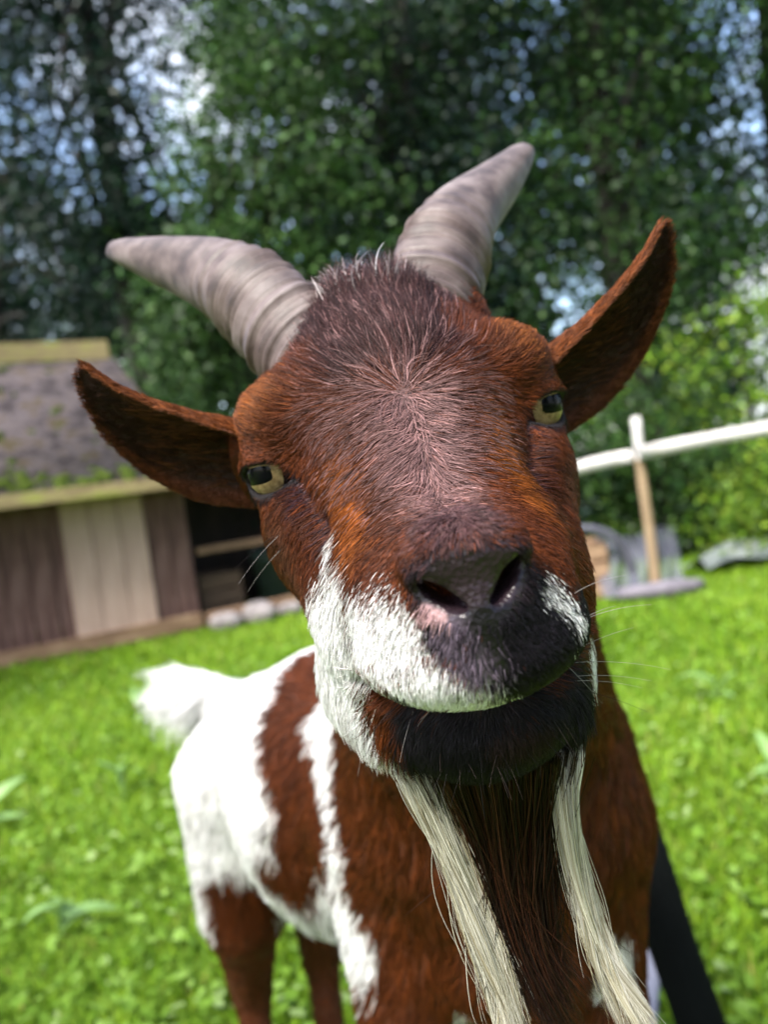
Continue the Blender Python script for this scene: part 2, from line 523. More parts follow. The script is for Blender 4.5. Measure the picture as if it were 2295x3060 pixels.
def coat(P, W, jit=0.0):
    """P head-space mm, W world m -> rgb; jit frays the edges of the markings hair by hair"""
    n = len(P)
    C = np.tile(np.array(BROWN), (n, 1))
    j = rng.normal(size=n) * jit
    wob = vnoise(P, 9.0, 3) * 1.2
    head = (P[:, 1] < 75) & (P[:, 2] > -135) & (P[:, 1] < 60)
    h = np.nonzero(head)[0]
    Ph = P[h]
    ch = C[h]
    ch *= (1 + 0.16 * vnoise(Ph, 14.0, 5))[:, None]
    for col, soft, caps in PAINT:
        d = np.full(len(h), 1e9)
        for a, b, r in caps:
            d = np.minimum(d, seg_d(Ph, a, b) - r)
        w = 1 - sstep(-soft * 0.5, soft * 0.5, d + wob[h] + j[h] * (1.2 if max(col) < .03 else min(soft, 3)))
        ch = ch * (1 - w[:, None]) + np.array(col) * w[:, None]
    for s in (1, -1):                                   # bare dark eyelids
        w = 1 - sstep(1.6, 3.6, d_slit(Ph[:, 0], Ph[:, 1], Ph[:, 2], s))
        w *= (eye_frame(Ph[:, 0], Ph[:, 1], Ph[:, 2], s)[0] > 2)
        ch = ch * (1 - w[:, None]) + np.array((.0055, .0035, .0045)) * w[:, None]
    C[h] = ch
    b = np.nonzero(~head)[0]
    s = (W[b, :2] - AX_A) @ AX
    q = (W[b, :2] - AX_A) @ np.array([-AX[1], AX[0]])
    z = W[b, 2]
    wb = vnoise(W[b] * 1000, 22, 9) * .007 + j[b] * .0045
    s2 = s + wb; z2 = z + vnoise(W[b] * 1000, 25, 11) * .007 + j[b] * .006
    cb = np.tile(np.array(BROWN) * .95, (len(b), 1))
    edge = np.interp(z2, [.30, .43, .455, .477, .505, .541, .595, .624, .66, .70], [.30, .13, .045, .012, .010, .016, .019, .033, .03, .05])
    right = q > -.01
    white = np.where(right, (s2 > edge) & ~in_poly(s2, z2, BAND), s2 > .20)
    leg = (z2 < .345) & (s > .25)
    kneepatch = (np.abs(s - .372) < .035) & (z2 < .43) & (z2 > .335) & (W[b, 1] < .905) & (W[b, 0] > -.268)
    white = white & ~leg & ~(kneepatch) & ~((z2 < .44) & (s < .10))
    cb[white] = np.array(WHITE)
    for c0, r0 in (((0.123, 0.549, 0.479), .020), ((0.017, 0.566, 0.45), .016)):       # pale patches at the tops of the forelegs
        dd = np.linalg.norm(W[b] - np.array(c0), axis=1) + j[b] * .004
        cb[dd < r0] = (.55, .53, .50)
    C[b] = cb
    return C

# ---- the body mesh
BWld = to_world(BV)
g_off = np.array([-.02, .72, 0.0])
goat = empty('goat', g_off)
tag(goat, 'brown and white horned goat with a long pale beard thrusting its face forward', 'goat')
tri = np.concatenate([BF[:, [0, 1, 2]], BF[:, [0, 2, 3]]])
fn = np.cross(BV[tri[:, 1]] - BV[tri[:, 0]], BV[tri[:, 2]] - BV[tri[:, 0]])
VN = np.zeros_like(BV)
for q in range(3):
    for c in range(3):
        VN[:, q] += np.bincount(tri[:, c], fn[:, q], len(BV))
VN = unit(VN)
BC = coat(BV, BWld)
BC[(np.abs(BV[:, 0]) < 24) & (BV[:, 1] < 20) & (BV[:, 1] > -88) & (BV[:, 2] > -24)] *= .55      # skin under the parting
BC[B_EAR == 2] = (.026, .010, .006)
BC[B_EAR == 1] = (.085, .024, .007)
PADC = (0, -112, -33)
def pad_mask(P):
    """1 on the bare skin of the nose"""
    d = np.sqrt((P[:, 0] / 16.0) ** 2 + ((P[:, 2] + 36.0) / 11.0) ** 2)
    w = (1 - sstep(.86, 1.06, d)) * (P[:, 1] < -104)
    w2 = (1 - sstep(3, 5, seg_d(P, (0, -119, -46), (0, -118, -60)))) * .8
    return np.maximum(w, w2)
def lid_mask(P):
    w = np.zeros(len(P))
    for s in (1, -1):
        g = eye_frame(P[:, 0], P[:, 1], P[:, 2], s)[0]
        w = np.maximum(w, (1 - sstep(1.0, 2.2, d_slit(P[:, 0], P[:, 1], P[:, 2], s))) * (g > 2))
    return w
def mouth_mask(P):
    w = np.zeros(len(P))
    for a, b in zip(MOUTH[:-1], MOUTH[1:]):
        a2, b2 = np.array(a) * [.9, .93, 1], np.array(b) * [.9, .93, 1]
        w = np.maximum(w, 1 - sstep(2.6, 4.2, seg_d(P, a2, b2)))
    return w
m_skin, N, L, Pb = new_mat('goat_skin')
at = N.new('ShaderNodeAttribute'); at.attribute_name = 'col'
L.new(at.outputs['Color'], Pb.inputs['Base Color'])
aw = N.new('ShaderNodeAttribute'); aw.attribute_name = 'bare'
mr = N.new('ShaderNodeMapRange')
mr.inputs['To Min'].default_value = 0.75; mr.inputs['To Max'].default_value = 0.30
L.new(aw.outputs['Fac'], mr.inputs['Value'])
L.new(mr.outputs['Result'], Pb.inputs['Roughness'])
Pb.inputs['Specular IOR Level'].default_value = 0.30
tc = N.new('ShaderNodeTexCoord')
vo = N.new('ShaderNodeTexVoronoi'); vo.inputs['Scale'].default_value = 620.0
L.new(tc.outputs['Object'], vo.inputs['Vector'])
no = N.new('ShaderNodeTexNoise'); no.inputs['Scale'].default_value = 260.0; no.inputs['Detail'].default_value = 4
L.new(tc.outputs['Object'], no.inputs['Vector'])
mx = N.new('ShaderNodeMath'); mx.operation = 'ADD'
L.new(vo.outputs['Distance'], mx.inputs[0]); L.new(no.outputs['Fac'], mx.inputs[1])
bp = N.new('ShaderNodeBump'); bp.inputs['Strength'].default_value = 0.5; bp.inputs['Distance'].default_value = 0.0007
L.new(mx.outputs[0], bp.inputs['Height']); L.new(bp.outputs['Normal'], Pb.inputs['Normal'])
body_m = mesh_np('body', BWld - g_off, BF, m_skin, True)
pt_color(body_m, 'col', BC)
bare = np.maximum(pad_mask(BV), lid_mask(BV) * .0)
a = body_m.attributes.new('bare', 'FLOAT', 'POINT'); a.data.foreach_set('value', bare.astype(np.float32))
put('body', body_m, goat)

# ---- horns
m_horn, N, L, Pb = new_mat('horn')
tc = N.new('ShaderNodeTexCoord'); 
uvn = N.new('ShaderNodeAttribute'); uvn.attribute_name = 'ring'
n1 = N.new('ShaderNodeTexNoise'); n1.inputs['Scale'].default_value = 70; n1.inputs['Detail'].default_value = 7
L.new(tc.outputs['Object'], n1.inputs['Vector'])
mp = N.new('ShaderNodeMapping'); mp.inputs['Scale'].default_value = (1.5, 1.5, 26.0)
L.new(uvn.outputs['Vector'], mp.inputs['Vector'])
n2 = N.new('ShaderNodeTexNoise'); n2.inputs['Scale'].default_value = 1.0; n2.inputs['Detail'].default_value = 5
L.new(mp.outputs['Vector'], n2.inputs['Vector'])
ad = N.new('ShaderNodeMath'); ad.operation = 'MULTIPLY_ADD'; ad.inputs[1].default_value = 0.78
L.new(n1.outputs['Fac'], ad.inputs[0]); 
hf = N.new('ShaderNodeMath'); hf.operation = 'MULTIPLY'; hf.inputs[1].default_value = 0.24
L.new(n2.outputs['Fac'], hf.inputs[0]); L.new(hf.outputs[0], ad.inputs[2])
rp = ramp(N, [(0.30, (.022, .014, .013)), (0.43, (.062, .041, .037)), (0.56, (.118, .086, .079)), (0.72, (.185, .146, .138))])
L.new(ad.outputs[0], rp.inputs['Fac']); L.new(rp.outputs['Color'], Pb.inputs['Base Color'])
Pb.inputs['Roughness'].default_value = 0.55
bp = N.new('ShaderNodeBump'); bp.inputs['Strength'].default_value = 0.45; bp.inputs['Distance'].default_value = 0.0012
L.new(ad.outputs[0], bp.inputs['Height']); L.new(bp.outputs['Normal'], Pb.inputs['Normal'])
def catmull(P, n):
    P = np.asarray(P, float)
    Q = np.vstack([2 * P[0] - P[1], P, 2 * P[-1] - P[-2]])
    out = []
    for i in range(len(P) - 1):
        p0, p1, p2, p3 = Q[i:i + 4]
        t = np.linspace(0, 1, n, endpoint=False)[:, None]
        out.append(0.5 * (2 * p1 + (p2 - p0) * t + (2 * p0 - 5 * p1 + 4 * p2 - p3) * t ** 2 + (3 * p1 - p0 - 3 * p2 + p3) * t ** 3))
    out.append(P[-1:])
    return np.vstack(out)
def horn(s, path, name):
    C = catmull(path, 26)
    n = len(C)
    t = np.linspace(0, 1, n)
    T = unit(np.gradient(C, axis=0))
    keel = unit(np.array([-0.55 * s, -0.15, 0.83]))
    U = unit(keel[None] - T * (T @ keel)[:, None])
    Vv = np.cross(T, U)
    ru = np.interp(t, [0, .2, .42, .6, .8, .93, .98, 1], [21.5, 22.0, 21.0, 17.5, 12, 7.6, 5.0, .4])
    rv = ru * np.interp(t, [0, .5, 1], [.86, .84, .95])
    seg = 40
    ang = np.linspace(0, 2 * np.pi, seg, endpoint=False)
    d = t * 118.0
    ringw = (1 - sstep(.38, .62, t))
    rip = ringw * 1.9 * (.45 * np.sin(d * 2.0 + np.sin(d * .7)) + .45 * np.sin(d * .83 + 1.0) + .25 * np.sin(d * 4.7))
    V = np.empty((n, seg, 3))
    for k, a_ in enumerate(ang):
        c, sn = np.cos(a_), np.sin(a_)
        kee = 1 + .10 * max(c, 0) ** 6
        lump = .5 * np.sin(3 * a_ + d * .12) + .3 * np.sin(5 * a_ + 1 + d * .05)
        V[:, k] = C + U * ((ru + rip + .4 * lump) * c * kee)[:, None] + Vv * ((rv + rip * .9 + .4 * lump) * sn)[:, None]
    F = []
    for i in range(n - 1):
        for k in range(seg):
            k2 = (k + 1) % seg
            F.append((i * seg + k, i * seg + k2, (i + 1) * seg + k2, (i + 1) * seg + k))
    m = mesh_np(name, to_world(V.reshape(-1, 3)) - g_off, F, m_horn, True)
    ring = np.stack([np.repeat(np.cos(ang)[None], n, 0), np.repeat(np.sin(ang)[None], n, 0), np.repeat(t[:, None], seg, 1)], -1).reshape(-1, 3)
    a = m.attributes.new('ring', 'FLOAT_VECTOR', 'POINT'); a.data.foreach_set('vector', ring.astype(np.float32).ravel())
    o = put(name, m, goat)
    return o
tag(horn(-1, HORN_L, 'horn'), "ridged grey-beige horn sweeping out level to the side")
tag(horn(1, HORN_R, 'horn'), "ridged grey-beige horn rising steeply and curving outward")

# ---- eyes
m_eye, N, L, Pb = new_mat('goat_eye')
tc = N.new('ShaderNodeTexCoord'); sp = N.new('ShaderNodeSeparateXYZ')
L.new(tc.outputs['Object'], sp.inputs[0])
def math_n(op, a, b=None, clamp=False):
    n = N.new('ShaderNodeMath'); n.operation = op; n.use_clamp = clamp
    for i, v in enumerate((a, b)):
        if v is None: continue
        if isinstance(v, (int, float)): n.inputs[i].default_value = v
        else: L.new(v, n.inputs[i])
    return n.outputs[0]
ax_ = math_n('ABSOLUTE', sp.outputs[0]); ay_ = math_n('ABSOLUTE', sp.outputs[1])
px4 = math_n('POWER', math_n('DIVIDE', ax_, .0086), 4.0); py4 = math_n('POWER', math_n('DIVIDE', ay_, .0036), 4.0)
pup = math_n('GREATER_THAN', math_n('ADD', px4, py4), 1.0)              # 0 in the pupil
r2 = math_n('SQRT', math_n('ADD', math_n('MULTIPLY', sp.outputs[0], sp.outputs[0]), math_n('MULTIPLY', sp.outputs[1], sp.outputs[1])))
iri = math_n('LESS_THAN', r2, .0112)
front = math_n('GREATER_THAN', sp.outputs[2], 0.0)
iri = math_n('MULTIPLY', iri, front)
nz = N.new('ShaderNodeTexNoise'); nz.inputs['Scale'].default_value = 420; nz.inputs['Detail'].default_value = 5
L.new(tc.outputs['Object'], nz.inputs['Vector'])
irc = ramp(N, [(0.3, (.10, .066, .030)), (0.5, (.24, .165, .078)), (0.7, (.34, .25, .13))])
L.new(nz.outputs['Fac'], irc.inputs['Fac'])
mA = N.new('ShaderNodeMix'); mA.data_type = 'RGBA'
mA.inputs[6].default_value = (.012, .007, .006, 1); L.new(irc.outputs['Color'], mA.inputs[7]); L.new(iri, mA.inputs[0])
mB = N.new('ShaderNodeMix'); mB.data_type = 'RGBA'
mB.inputs[6].default_value = (.002, .002, .003, 1); L.new(mA.outputs[2], mB.inputs[7]); L.new(pup, mB.inputs[0])
L.new(mB.outputs[2], Pb.inputs['Base Color'])
Pb.inputs['Roughness'].default_value = 0.25
Pb.inputs['Coat Weight'].default_value = 0.20
Pb.inputs['Coat IOR'].default_value = 1.33
Pb.inputs['Specular IOR Level'].default_value = 0.04
Pb.inputs['Coat Roughness'].default_value = 0.03
th_, ph_ = np.linspace(0, np.pi, 29), np.linspace(0, 2 * np.pi, 40, endpoint=False)
ev = []
for t_ in th_:
    rr = EYE_R * .98 + 1.5 * float(np.exp(-(t_ / .62) ** 4))            # cornea stands proud of the ball
    for p_ in ph_:
        ev.append((rr * math.sin(t_) * math.cos(p_), rr * math.sin(t_) * math.sin(p_), rr * math.cos(t_)))
ev = np.array(ev) / 1000
ef = [(i * 40 + k, (i + 1) * 40 + k, (i + 1) * 40 + (k + 1) % 40, i * 40 + (k + 1) % 40) for i in range(28) for k in range(40)]
eye_m = mesh_np('eye', ev, ef, m_eye, True)
for s in (-1, 1):
    g = HM @ (EYE_G * [s, 1, 1]); hh = HM @ (EYE_H * [s, 1, 1]); vv = np.cross(g, hh)
    o = put('eye', eye_m, goat)
    Mx = Matrix(((hh[0], vv[0], g[0]), (hh[1], vv[1], g[1]), (hh[2], vv[2], g[2])))
    o.rotation_euler = Mx.to_euler()
    o.location = to_world(EYE_C * [s, 1, 1]) - g_off

# ---- fur
m_fur, N, L, Pb = new_mat('goat_fur')
at = N.new('ShaderNodeAttribute'); at.attribute_name = 'col'
L.new(at.outputs['Color'], Pb.inputs['Base Color'])
Pb.inputs['Roughness'].default_value = 0.48
Pb.inputs['Specular IOR Level'].default_value = 0.16

def strands(name, PTS, RAD, COLR, parent=goat):
    """PTS (n,k,3) world, RAD (n,k), COLR (n,3)"""
    n, k = PTS.shape[:2]
    hc = bpy.data.hair_curves.new(name)
    hc.add_curves([k] * n)
    hc.attributes['position'].data.foreach_set('vector', (PTS - g_off).astype(np.float32).ravel())
    ra = hc.attributes.get('radius') or hc.attributes.new('radius', 'FLOAT', 'POINT')
    ra.data.foreach_set('value', RAD.astype(np.float32).ravel())
    ca = hc.attributes.new('col', 'FLOAT_COLOR', 'CURVE')
    c4 = np.ones((n, 4), np.float32); c4[:, :3] = COLR
    ca.data.foreach_set('color', c4.ravel())
    hc.materials.append(m_fur)
    return put(name, hc, parent)

def sample(n, wfun):
    cen = BV[tri].mean(1)
    area = np.linalg.norm(fn, axis=1) * 0.5
    w = area * wfun(cen)
    cs = np.cumsum(w)
    k = np.searchsorted(cs, rng.uniform(0, cs[-1], n))
    k = np.clip(k, 0, len(tri) - 1)
    u, v = rng.uniform(size=n), rng.uniform(size=n)
    f = u + v > 1
    u[f], v[f] = 1 - u[f], 1 - v[f]
    T = tri[k]
    wts = np.stack([1 - u - v, u, v], 1)[..., None]
    return (BV[T] * wts).sum(1), unit((VN[T] * wts).sum(1)), (B_EAR[T] * wts[..., 0]).sum(1)

def is_head(P):
    return (P[:, 1] < 60) & (P[:, 2] > -130)
def w_head(P):
    w = is_head(P).astype(float)
    w *= 1 - np.maximum(pad_mask(P), np.maximum(lid_mask(P), mouth_mask(P) * .97))
    w *= np.where((P[:, 1] < -75), 1.7, 1.0)
    w *= np.where(P[:, 1] > 35, .5, 1.0)
    return w
def w_body(P):
    return (~is_head(P)).astype(float) * np.where(P[:, 2] < -560, .4, 1.0)

def flow_head(P, Nn, ear_t):
    x, y, z = P.T
    sg = np.sign(x) * np.clip(np.abs(x) / 13, 0, 1)
    up = unit(P - np.array([0, -42, 6])) + np.array([0, 0, .25])
    br = np.stack([sg * .95, np.full_like(x, .10), np.full_like(x, -.50)], 1)
    ck = np.stack([np.sign(x) * .15, np.full_like(x, .35), np.full_like(x, -.90)], 1)
    lp = np.stack([sg * .50, np.full_like(x, .10), np.full_like(x, -.85)], 1)
    bw = np.stack([np.sign(x) * .55, np.full_like(x, .55), np.full_like(x, .30)], 1)
    w_up = sstep(10, 34, z - .25 * np.abs(x) * 0)
    w_ck = sstep(34, 48, np.abs(x)) * (1 - sstep(-6, 6, z))
    w_bw = sstep(36, 46, np.abs(x)) * sstep(4, 12, z)
    w_lp = sstep(80, 95, -y)
    V = br
    V = V * (1 - w_ck[:, None]) + ck * w_ck[:, None]
    V = V * (1 - w_up[:, None]) + up * w_up[:, None]
    V = V * (1 - w_bw[:, None]) + bw * w_bw[:, None]
    V = V * (1 - w_lp[:, None]) + lp * w_lp[:, None]
    low = sstep(76, 92, -z)[:, None]
    V = V * (1 - low) + np.stack([sg * .25, np.full_like(x, .1), np.full_like(x, -.95)], 1) * low
    e = (ear_t > .5)[:, None]
    V = np.where(e, np.stack([np.sign(x) * .8, np.full_like(x, -.15), np.full_like(x, .35)], 1), V)
    V = V + .16 * np.stack([vnoise(P, 12, 21), vnoise(P, 12, 22), vnoise(P, 12, 23)], 1) + .07 * np.stack([vnoise(P, 3, 31), vnoise(P, 3, 32), vnoise(P, 3, 33)], 1)
    return V

def len_head(P, ear_t):
    x, y, z = P.T
    ax = np.abs(x)
    l = np.full(len(P), 8.5)
    l = np.where((ax < 34), 9.0, l)
    tuft = (1 - sstep(12, 30, ax)) * sstep(-2, 22, y) * sstep(36, 52, z)
    l = l + sstep(4, 26, z) * (1 - sstep(26, 44, ax)) * 11
    l = l + tuft * 14
    l = l * (1 - .62 * sstep(66, 104, -y))
    l = l * (1 - .30 * sstep(44, 52, ax) * sstep(-14, 4, z))
    chin = sstep(78, 86, -z) * sstep(48, 60, -y) * (1 - sstep(24, 32, ax))
    l = l + sstep(74, 90, -z) * 9 * (1 - chin)
    l = l * (1 - .1 * chin)
    l = np.where(ear_t > .5, 4.5, l)
    l = np.where((ear_t > 1.1) & (ear_t < 1.7), 2.8, l)
    for s in (1, -1):
        d = np.linalg.norm(P - (EYE_C + EYE_G * 15) * [s, 1, 1], axis=1)
        l = l * (1 - .5 * (1 - sstep(12, 24, d)))
    return l, tuft

def grow(P, Nn, V, Ln, lift, rad, col, k, curl=.10, clump=0.0, nclump=0):
    """build strands in head space; returns world points, radii"""
    T = V - Nn * (V * Nn).sum(1, keepdims=True)
    T = unit(T + rng.normal(size=T.shape) * .10)
    T = unit(T - Nn * (T * Nn).sum(1, keepdims=True))
    t = np.linspace(0, 1, k)
    a = lift * rng.uniform(.6, 1.5, len(P))
    side = np.cross(T, Nn) * (rng.normal(size=(len(P), 1)) * curl)
    PTS = (P[:, None] + (Ln * np.cos(a))[:, None, None] * t[None, :, None] * T[:, None]
           + (Ln * np.sin(a))[:, None, None] * (t - .42 * t ** 2)[None, :, None] * Nn[:, None]
           + Ln[:, None, None] * (t ** 2)[None, :, None] * side[:, None])
    PTS[:, 0] -= Nn * .4
    if nclump:
        sel = rng.choice(len(P), nclump, replace=False)
        kd = kdtree.KDTree(nclump)
        for i, q in enumerate(sel):
            kd.insert(P[q], i)
        kd.balance()
        own = np.array([kd.find(p)[1] for p in P])
        tgt = PTS[sel][own] + (P - P[sel][own])[:, None] * .25
        w = (clump * t ** 1.3)[None, :, None]
        PTS = PTS * (1 - w) + tgt * w
        tone = rng.normal(size=nclump)[own]
    else:
        tone = np.zeros(len(P))
    RAD = rad[:, None] * np.interp(t, [0, .5, 1], [1, .85, .25])[None]
    col = col * np.exp(rng.normal(size=(len(P), 1)) * .36 + tone[:, None] * .20)
    return to_world(PTS.reshape(-1, 3)).reshape(PTS.shape), RAD / 1000, np.clip(col, 0, .88)

NH = 210000
P, Nn, et = sample(NH, w_head)
keep = ~((et > 1.6) & (rng.uniform(size=NH) < .45))
P, Nn, et = P[keep], Nn[keep], et[keep]
hd = np.min([np.linalg.norm(P - (np.array(h0) + np.array([0, 4, 4])), axis=1) for h0 in (HORN_L[1], HORN_R[1])], axis=0)
keep = hd > 12
P, Nn, et = P[keep], Nn[keep], et[keep]
Ln, tuft = len_head(P, et)
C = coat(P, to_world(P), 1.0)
sheen_hair = (rng.uniform(size=len(P)) < (.50 - .36 * sstep(8, 28, P[:, 2])) * sstep(-22, 0, P[:, 2]) * (1 - sstep(24, 40, np.abs(P[:, 0])))) & (P[:, 2] < 62)
C[sheen_hair] = np.array((.175, .096, .092))  # pale pinkish hairs paint the sky sheen on forehead and bridge
C[(tuft > .55) & (rng.uniform(size=len(P)) < .10)] = (.40, .36, .35)
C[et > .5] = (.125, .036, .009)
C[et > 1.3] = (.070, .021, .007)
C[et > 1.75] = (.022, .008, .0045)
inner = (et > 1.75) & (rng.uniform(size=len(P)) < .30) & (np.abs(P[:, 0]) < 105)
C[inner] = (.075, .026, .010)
Ln[inner] *= 2.2
lift = .30 + .40 * tuft + .10 * (P[:, 1] < -95) + .12 * sstep(20, 50, P[:, 2])
W_, R_, C_ = grow(P, Nn, flow_head(P, Nn, et), Ln * rng.uniform(.7, 1.2, len(P)), lift, np.full(len(P), .135) * rng.uniform(.7, 1.3, len(P)), C, 5, .14, .45, 22000)
strands('fur', W_, R_, C_)

NB = 110000
P, Nn, et = sample(NB, w_body)
Wp = to_world(P)
C = coat(P, Wp, 1.0)
fl = np.tile(np.array([-.30, .40, -.80]), (len(P), 1))
fl[Wp[:, 2] > .66] = (-.3, .55, -.5)
tailm = (Wp[:, 0] < -.235) & (Wp[:, 1] > .98) & (Wp[:, 2] > .55)
fl[tailm] = (-.85, .2, -.50)
fl = fl @ HM
fl += .25 * np.stack([vnoise(P, 30, 41), vnoise(P, 30, 42), vnoise(P, 30, 43)], 1)
Ln = np.where(Wp[:, 2] < .36, 11.0, 17.0)
Ln = np.where(tailm, 66.0, Ln)
bellyf = (Wp[:, 2] < .46) & (Wp[:, 2] > .36) & (Wp[:, 1] > .66)
Ln = np.where(bellyf, 24.0, Ln)
W_, R_, C_ = grow(P, Nn, fl, Ln * rng.uniform(.7, 1.3, len(P)), np.where(tailm, .38, .24), np.full(len(P), .34), C, 5, .14, .5, 9000)
strands('body_fur', W_, R_, C_)

# ---- beard: two pale locks and dark hair between them
def lock(name, guide, halfw, n, cols, rad=.00012, label=None, nsub=36, wave=.0042, endm=.88):
    """a lock of hair: strands gathered in wavy wisps around a hanging guide"""
    G = catmull(guide, 6)
    t = np.linspace(0, 1, len(G))
    hw_t = np.linspace(0, 1, len(halfw))
    r0 = np.sqrt(rng.uniform(size=nsub)); a0 = rng.uniform(0, 2 * np.pi, nsub)
    sx, sy = r0 * np.cos(a0), r0 * np.sin(a0)
    ph = rng.uniform(0, 6.28, (nsub, 2)); am = rng.normal(size=(nsub, 2)) * wave
    fr = rng.uniform(3.5, 7.5, nsub)
    sl = np.clip(rng.normal(endm, .12, nsub), .5, 1.12)
    sub_ = rng.integers(0, nsub, n)
    end = np.clip(sl[sub_] + rng.normal(size=n) * .05, .4, 1.15)
    jx, jy = rng.normal(size=n) * .32, rng.normal(size=n) * .32
    fly = (rng.uniform(size=n) < .09) * rng.normal(size=n) * 1.3
    k = 16
    PTS = np.empty((n, k, 3))
    for i, u in enumerate(np.linspace(0, 1, k)):
        tt = np.clip(end * u, 0, 1)
        base = np.stack([np.interp(tt, t, G[:, q]) for q in range(3)], 1)
        w = np.interp(tt, hw_t, halfw)
        pull = 1 - .45 * u
        wv = am[sub_] * np.sin(fr[sub_] * u + ph[sub_].T).T * u
        base[:, 0] += (sx[sub_] * .85 + jx * pull + fly * u * u) * w + wv[:, 0]
        base[:, 1] += (sy[sub_] * .85 + jy * pull) * w * .5 + wv[:, 1]
        base[:, 2] -= np.clip(end * u - 1, 0, 1) * .10
        PTS[:, i] = base
    RAD = np.full((n, k), rad) * rng.uniform(.7, 1.25, (n, 1)) * np.interp(np.linspace(0, 1, k), [0, .8, 1], [1, .85, .2])[None]
    tone = rng.normal(size=nsub)[sub_][:, None] * .12
    cc = np.array(cols)[rng.integers(0, len(cols), n)] * np.exp(rng.normal(size=(n, 1)) * .16 + tone)
    o = strands(name, PTS, RAD, np.clip(cc, 0, .85))
    if label: o['label'] = label
    return o
PALE = [(.36, .34, .26), (.42, .40, .32), (.26, .23, .15), (.48, .46, .39)]
DKB = [(.010, .004, .003), (.016, .006, .003), (.034, .011, .005), (.006, .003, .002)]
lock('beard_lock', BEARD_L, [.0105, .0062, .0040, .0036, .0033, .0029, .0020], 2900, PALE, label='thicker pale cream beard lock')
lock('beard_lock', BEARD_R, [.0075, .0046, .0033, .0027, .0023, .0021, .0020], 1900, PALE, label='thinner pale cream beard lock')
lock('beard_hair', BEARD_M, [.020, .016, .013, .011, .010, .009], 2000, DKB, label='dark brown beard hair between the pale locks', nsub=70, wave=.004, endm=.8)

# ---- whiskers
wp = [((-30, -84, -84), (-.75, -.2, -.55), 20, 7), ((30, -72, -88), (.9, -.2, -.15), 30, 6), ((33, -94, -62), (.95, -.2, .2), 18, 4), ((-57, -20, -22), (-.9, -.1, -.35), 28, 3),
      ((54, -22, -22), (.95, 0, .05), 24, 3), ((-36, -48, -92), (-.55, -.3, -.8), 16, 6), ((0, -86, -96), (0, -.7, -.7), 9, 12), ((18, -82, -98), (.4, -.5, -.75), 10, 10), ((-12, -84, -98), (-.4, -.5, -.75), 10, 8)]
WP, WC = [], []
for c0, d0, l0, n0 in wp:
    for _ in range(n0):
        p0 = np.array(c0) + rng.normal(size=3) * [5, 3, 5]
        d = unit(np.array(d0) + rng.normal(size=3) * .25)
        l = l0 * rng.uniform(.5, 1.2)
        # start on the skin
        for _i in range(30):
            dd = sdf(p0[None])[0]
            if abs(dd) < .3: break
            p0 = p0 - d * np.clip(dd, -3, 3)
        u = np.linspace(0, 1, 6)[:, None]
        WP.append(p0 + d * l * u + np.array([0, 0, -1]) * l * .18 * u ** 2)
        WC.append((.015, .010, .010) if rng.uniform() < .6 else ((.26, .24, .23) if l0 > 12 else (.07, .045, .040)))
WP = np.array(WP)
strands('whiskers', to_world(WP.reshape(-1, 3)).reshape(WP.shape), np.tile(np.linspace(.00009, .00003, 6), (len(WP), 1)), np.array(WC))
# ================================================================== the setting
def fbm2(x, y):
    return (np.sin(x * 1.1 + 1.3 * np.sin(y * .7)) + np.sin(y * 1.4 + x * .6 + 2) * .8 + .5 * np.sin(x * 3.1 - y * 2.3)) / 2.3

# ---- ground sheet
m_soil = noise_mat('lawn_ground', [(.3, (.045, .070, .010)), (.5, (.085, .150, .012)), (.7, (.14, .21, .025))], 3.0, .95, bump=.5, bump_scale=40, coords='Object', spec=.1)
gxs = np.concatenate([np.linspace(-120, -9, 14), np.linspace(-8, 8, 65), np.linspace(9, 120, 14)])
gys = np.concatenate([np.linspace(-60, -3, 10), np.linspace(-2, 14, 65), np.linspace(15, 140, 14)])
def ground_z(x, y):
    return .012 * fbm2(x * 1.6, y * 1.6)
GX, GY = np.meshgrid(gxs, gys, indexing='ij')
GZ = ground_z(GX, GY) * (np.hypot(GX, GY - 4) < 12) - .012
V = np.stack([GX, GY, GZ], -1).reshape(-1, 3)
ny = len(gys)
F = [(i * ny + j, (i + 1) * ny + j, (i + 1) * ny + j + 1, i * ny + j + 1) for i in range(len(gxs) - 1) for j in range(ny - 1)]
tag(put('ground', mesh_np('ground', V, F, m_soil, True)), kind='structure')

# ---- leaf and grass shader: colour per leaf, light passes through
def leaf_mat(name, trans=.35, rough=.5):
    m = bpy.data.materials.new(name); m.use_nodes = True
    N, L = m.node_tree.nodes, m.node_tree.links
    P = N['Principled BSDF']; out = N['Material Output']
    at = N.new('ShaderNodeAttribute'); at.attribute_name = 'col'
    L.new(at.outputs['Color'], P.inputs['Base Color'])
    P.inputs['Roughness'].default_value = rough
    P.inputs['Specular IOR Level'].default_value = .18
    tr = N.new('ShaderNodeBsdfTranslucent')
    L.new(at.outputs['Color'], tr.inputs['Color'])
    mx = N.new('ShaderNodeMixShader'); mx.inputs[0].default_value = trans
    L.new(P.outputs[0], mx.inputs[1]); L.new(tr.outputs[0], mx.inputs[2]); L.new(mx.outputs[0], out.inputs['Surface'])
    return m
m_leaf = leaf_mat('leaf', .22)
m_grass = leaf_mat('grass_blade', .40, .55)

